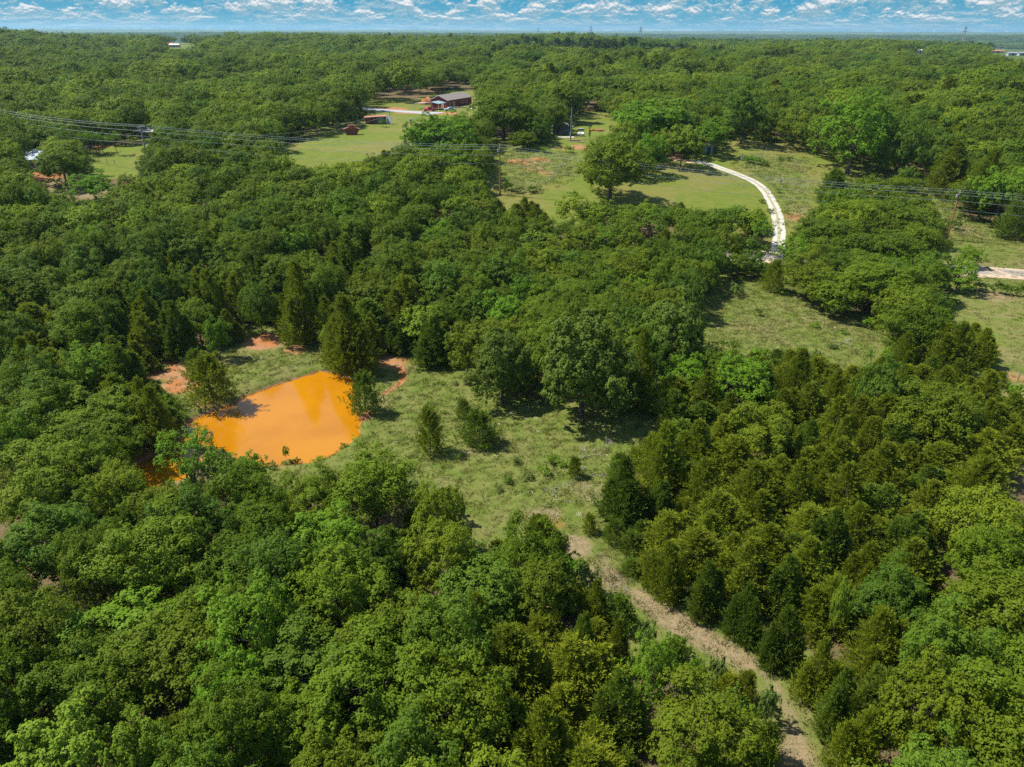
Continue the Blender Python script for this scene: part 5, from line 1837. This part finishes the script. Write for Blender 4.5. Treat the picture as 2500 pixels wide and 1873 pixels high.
brush = [twigs(s_, 1.0, 1.4, 6, .016, .5) for s_ in (1, 2)]
deadtree = [twigs(s_, 1.0, .55, 5, .022, 1.0) for s_ in (5, 6)]
for j, (px_, py_, wpx, kd, lb) in enumerate((
        (1435, 1110, 70, 0, 'low tangle of grey dead brush at the right edge of the meadow'),
        (1475, 1090, 60, 0, 'grey dead brush against the feathery cedar at the meadow edge'),
        (1405, 1150, 60, 0, 'grey dead brush below the tiny meadow cedar'),
        (1380, 1190, 50, 0, 'sparse dead brush above the start of the trail'),
        (1345, 1200, 45, 0, 'small patch of dead brush left of the trail start'),
        (1455, 1160, 50, 0, 'dead brush pile at the right side of the trail start'),
        (1510, 1430, 70, 0, 'dead brush heap where the trail passes the cedars'),
        (1620, 1455, 50, 0, 'grey dead brush on the upper bend of the trail'),
        (2175, 1075, 110, 1, 'bare grey dead tree with fanned branches among the cedars at right'),
        (2150, 975, 70, 1, 'smaller bare dead tree above the fanned one at right'),
        (1795, 1330, 70, 1, 'fallen bare branches in the dark gap of the right cedars'),
        (180, 1500, 110, 1, 'bare dead branches in the wood at the lower left'),
        (2060, 838, 60, 0, 'grey dead brush at the shaded corner of the brown pasture'),
        (1312, 250, 36, 1, 'grey leafless shrub at the back of the yard beside the wood'),
        (512, 1090, 60, 1, 'bare grey shrub standing in the near edge of the pond'),
        (780, 1100, 50, 0, 'bare twigs along the near pond shore'),
        (850, 1060, 40, 0, 'dry reeds and twigs at the right pond shore'),
        (700, 870, 22, 0, 'dead twigs on the far pond bank'))):
    q = N(px_, py_)
    z_ = float(gz(np.array([q.x]), np.array([q.y]))[0])
    if kd == 1 and py_ > 900 and px_ not in (512,):
        q = N(px_, py_ - 40, 3.0); z_ = q.z
    s_ = wpx / ppm(q) / 2.2
    o_ = bpy.data.objects.new('dead_brush' if kd == 0 else 'dead_tree', (brush if kd == 0 else deadtree)[j % 2])
    C.objects.link(o_); o_.location = (q.x, q.y, z_ - .05); o_.rotation_euler = (0, 0, j * 1.3); s_ = s_ * (1.0 if kd == 0 else 1.3)
    o_.scale = (s_, s_, s_ * (.9 if kd == 0 else 1.6))
    tag(o_, lb, 'dead brush' if kd == 0 else 'dead tree')

# ---- small shrubs and weeds that show in the meadow, glade and fields
rs = random.Random(9)
SH = [(1120, 1120, 26), (1350, 1130, 40), (1330, 1160, 34), (1240, 1180, 30), (1190, 1100, 28), (1220, 1200, 24), (1260, 1130, 24), (1110, 940, 20), (1290, 1170, 30), (1375, 1140, 26),
      (1080, 940, 18), (700, 1130, 30), (1145, 925, 18), (1010, 1185, 30), (1020, 910, 14), (1085, 1010, 16), (1800, 690, 22), (1730, 715, 24), (1850, 770, 24), (1990, 800, 26), (2060, 815, 22), (2120, 800, 40),
      (1830, 660, 24), (1910, 720, 22), (1790, 870, 34), (1950, 860, 20), (2030, 850, 26), (1830, 398, 34), (1850, 402, 30), (1870, 405, 24), (1925, 392, 18), (1905, 391, 14), (1300, 370, 22), (1330, 372, 26), (1390, 372, 24),
      (1340, 345, 40), (1320, 350, 36), (1300, 352, 30), (1455, 268, 16), (1475, 272, 26), (1490, 274, 22), (1860, 495, 20), (1900, 470, 20), (1880, 520, 22), (2380, 520, 40), (2330, 560, 34), (2400, 540, 40), (2440, 580, 44), (2300, 700, 40), (2340, 705, 44), (2390, 710, 44), (2440, 718, 44), (2480, 722, 40), (2330, 740, 26),
      (400, 905, 30), (430, 870, 22), (640, 815, 20), (560, 1140, 40), (660, 1140, 34), (720, 1125, 28), (780, 1120, 24), (840, 1090, 22), (865, 1060, 20), (680, 1110, 24), (540, 1110, 30), (1265, 470, 30), (1300, 470, 34), (1240, 465, 30), (1400, 480, 30)]
for px_, py_, wpx in SH:
    q = N(px_, py_)
    s_ = wpx / ppm(q) / 2
    z_ = float(gz(np.array([q.x]), np.array([q.y]))[0])
    e = plant('bush', 'shrub', (q.x, q.y, z_), s_, s_ * rs.uniform(.8, 1.4), var=rs.randrange(3))
    X_, Y_ = px_ / K, py_ / K
    lbl = f"{'tiny' if s_ < .5 else 'small' if s_ < .9 else 'bushy'} green shrub {where_words(px_, py_)}"
    LAB.setdefault(lbl, []).append((e, (px_, py_)))
    tag(e, lbl, 'shrub')
rank_labels(lambda q: 'shrub' in q)

# ---- far buildings
def barn(px, py, wd, dp, hgt, rz_, wm, rm, name, label, cat='building', door=True):
    q = N(px, py)
    e = empty(name, q, R(rz_))
    MB().prism([(-wd / 2, -.5), (wd / 2, -.5), (wd / 2, hgt), (-wd / 2, hgt)], 'y', 0, dp).build('wall', wm, e)
    MB().prism([(-.6, hgt - .1), (dp / 2, hgt + dp * .18), (dp + .6, hgt - .1)], 'x', -wd / 2 - .5, wd / 2 + .5).build('roof', rm, e)
    if door:
        MB().box((0, -.06, hgt * .4), (wd * .22, .1, hgt * .8)).build('door', 'black', e)
        for s_ in (-.33, .33):
            MB().box((s_ * wd, -.06, hgt * .55), (wd * .1, .1, hgt * .35)).build('window', 'glass', e)
    tag(e, label, cat)
    return e


barn(424, 116, 15, 8, 3.6, 4, 'tanmetal', 'white', 'farm_building', 'far white-roofed farm building above the wood at upper left')
barn(414, 113, 9, 7, 3.6, 4, 'tanmetal', 'redroof', 'farm_building', 'far red-roofed house joined left of the white-roofed farm building')
barn(2246, 132, 9, 8, 5, -6, 'white', 'trim', 'farm_house', 'tiny far white house in the wood at upper right')
barn(2436, 130, 16, 7, 3, -8, 'concrete', 'rustroof', 'farm_building', 'far low building with a reddish roof at the upper right edge')
barn(2473, 136, 12, 7, 3.2, -8, 'paleblue', 'galv', 'farm_building', 'far grey metal barn right of the reddish-roofed building')
barn(2498, 136, 10, 7, 3.2, -8, 'paleblue', 'galv', 'farm_building', 'far grey barn cut by the right edge of the photo')
barn(104, 415, 6, 5, 2.6, 14, 'trim', 'paleblue', 'farm_shed', 'pale metal-roofed shed peeping between the trees at the left')
barn(78, 400, 5, 4, 2.4, -10, 'trim', 'paleblue', 'farm_shed', 'second small pale roof at the far left between oaks')
barn(357, 338, 4, 3, 2.0, 5, 'greywood', 'galv', 'farm_shed', 'small grey shelter behind the row of slender trees', door=False)

# ---- lattice towers on the skyline
def pylon(px, base, top, D_, label):
    d_ = ray(px, base)
    hd = d_[:2] / np.linalg.norm(d_[:2])
    P_ = hd * D_
    z0_ = float(T0(P_[0], P_[1]))
    # tip height from the picture
    dt = ray(px + (px - 1250) * .0, top)
    zt = H + D_ * dt[2] / np.linalg.norm(dt[:2])
    hh2 = zt - z0_
    e = empty('transmission_tower', (P_[0], P_[1], z0_))
    mb = MB()
    b0, b1 = 3.6, .8
    for sx_, sy_ in ((-1, -1), (1, -1), (1, 1), (-1, 1)):
        mb.tube([(sx_ * b0, sy_ * b0, 0), (sx_ * b1, sy_ * b1, hh2)], .28, 4)
    n_ = 7
    for k_ in range(n_):
        f0, f1 = k_ / n_, (k_ + 1) / n_
        w0, w1 = b0 + (b1 - b0) * f0, b0 + (b1 - b0) * f1
        for s_ in (-1, 1):
            mb.tube([(-w0, s_ * w0, hh2 * f0), (w1, s_ * w1, hh2 * f1)], .16, 3)
            mb.tube([(w0, s_ * w0, hh2 * f0), (-w1, s_ * w1, hh2 * f1)], .16, 3)
    mb.build('mast', 'galv', e)
    for z_, w_ in ((.78, 7), (.9, 5)):
        MB().box((0, 0, hh2 * z_), (w_ * 2, .7, .7)).build('crossarm', 'galv', e)
    tag(e, label, 'tower', 'transmission towers on the skyline')
    print('pylon', hh2)


pylon(1314, 74, 66, 3000, 'tiny transmission tower on the skyline left of the other two')
pylon(1442, 86, 63, 2000, 'transmission tower on the skyline above the lone field oak')
pylon(1563, 92, 65, 1750, 'transmission tower on the skyline right of centre')
pylon(2350, 100, 64, 1900, 'transmission tower on the skyline at the upper right')


# ---- air: one closed box of pale even haze round the land
hz = MB().box((0, 6980, 12), (26100, 14200, 150))
ho = hz.build('haze', None)
tag(ho, kind='stuff')
ho['label'] = 'thin pale blue haze over the far woodland'
ho['category'] = 'haze'
m = bpy.data.materials.new('haze')
m.use_nodes = True
t = NT(m.node_tree)
o = t.n('ShaderNodeOutputMaterial')
v = t.n('ShaderNodeVolumePrincipled')
v.inputs['Color'].default_value = (0.42, 0.72, 0.95, 1)
v.inputs['Density'].default_value = 0.00006
v.inputs['Anisotropy'].default_value = 0.2
t.l(v.outputs[0], o.inputs['Volume'])
ho.data.materials.append(m)
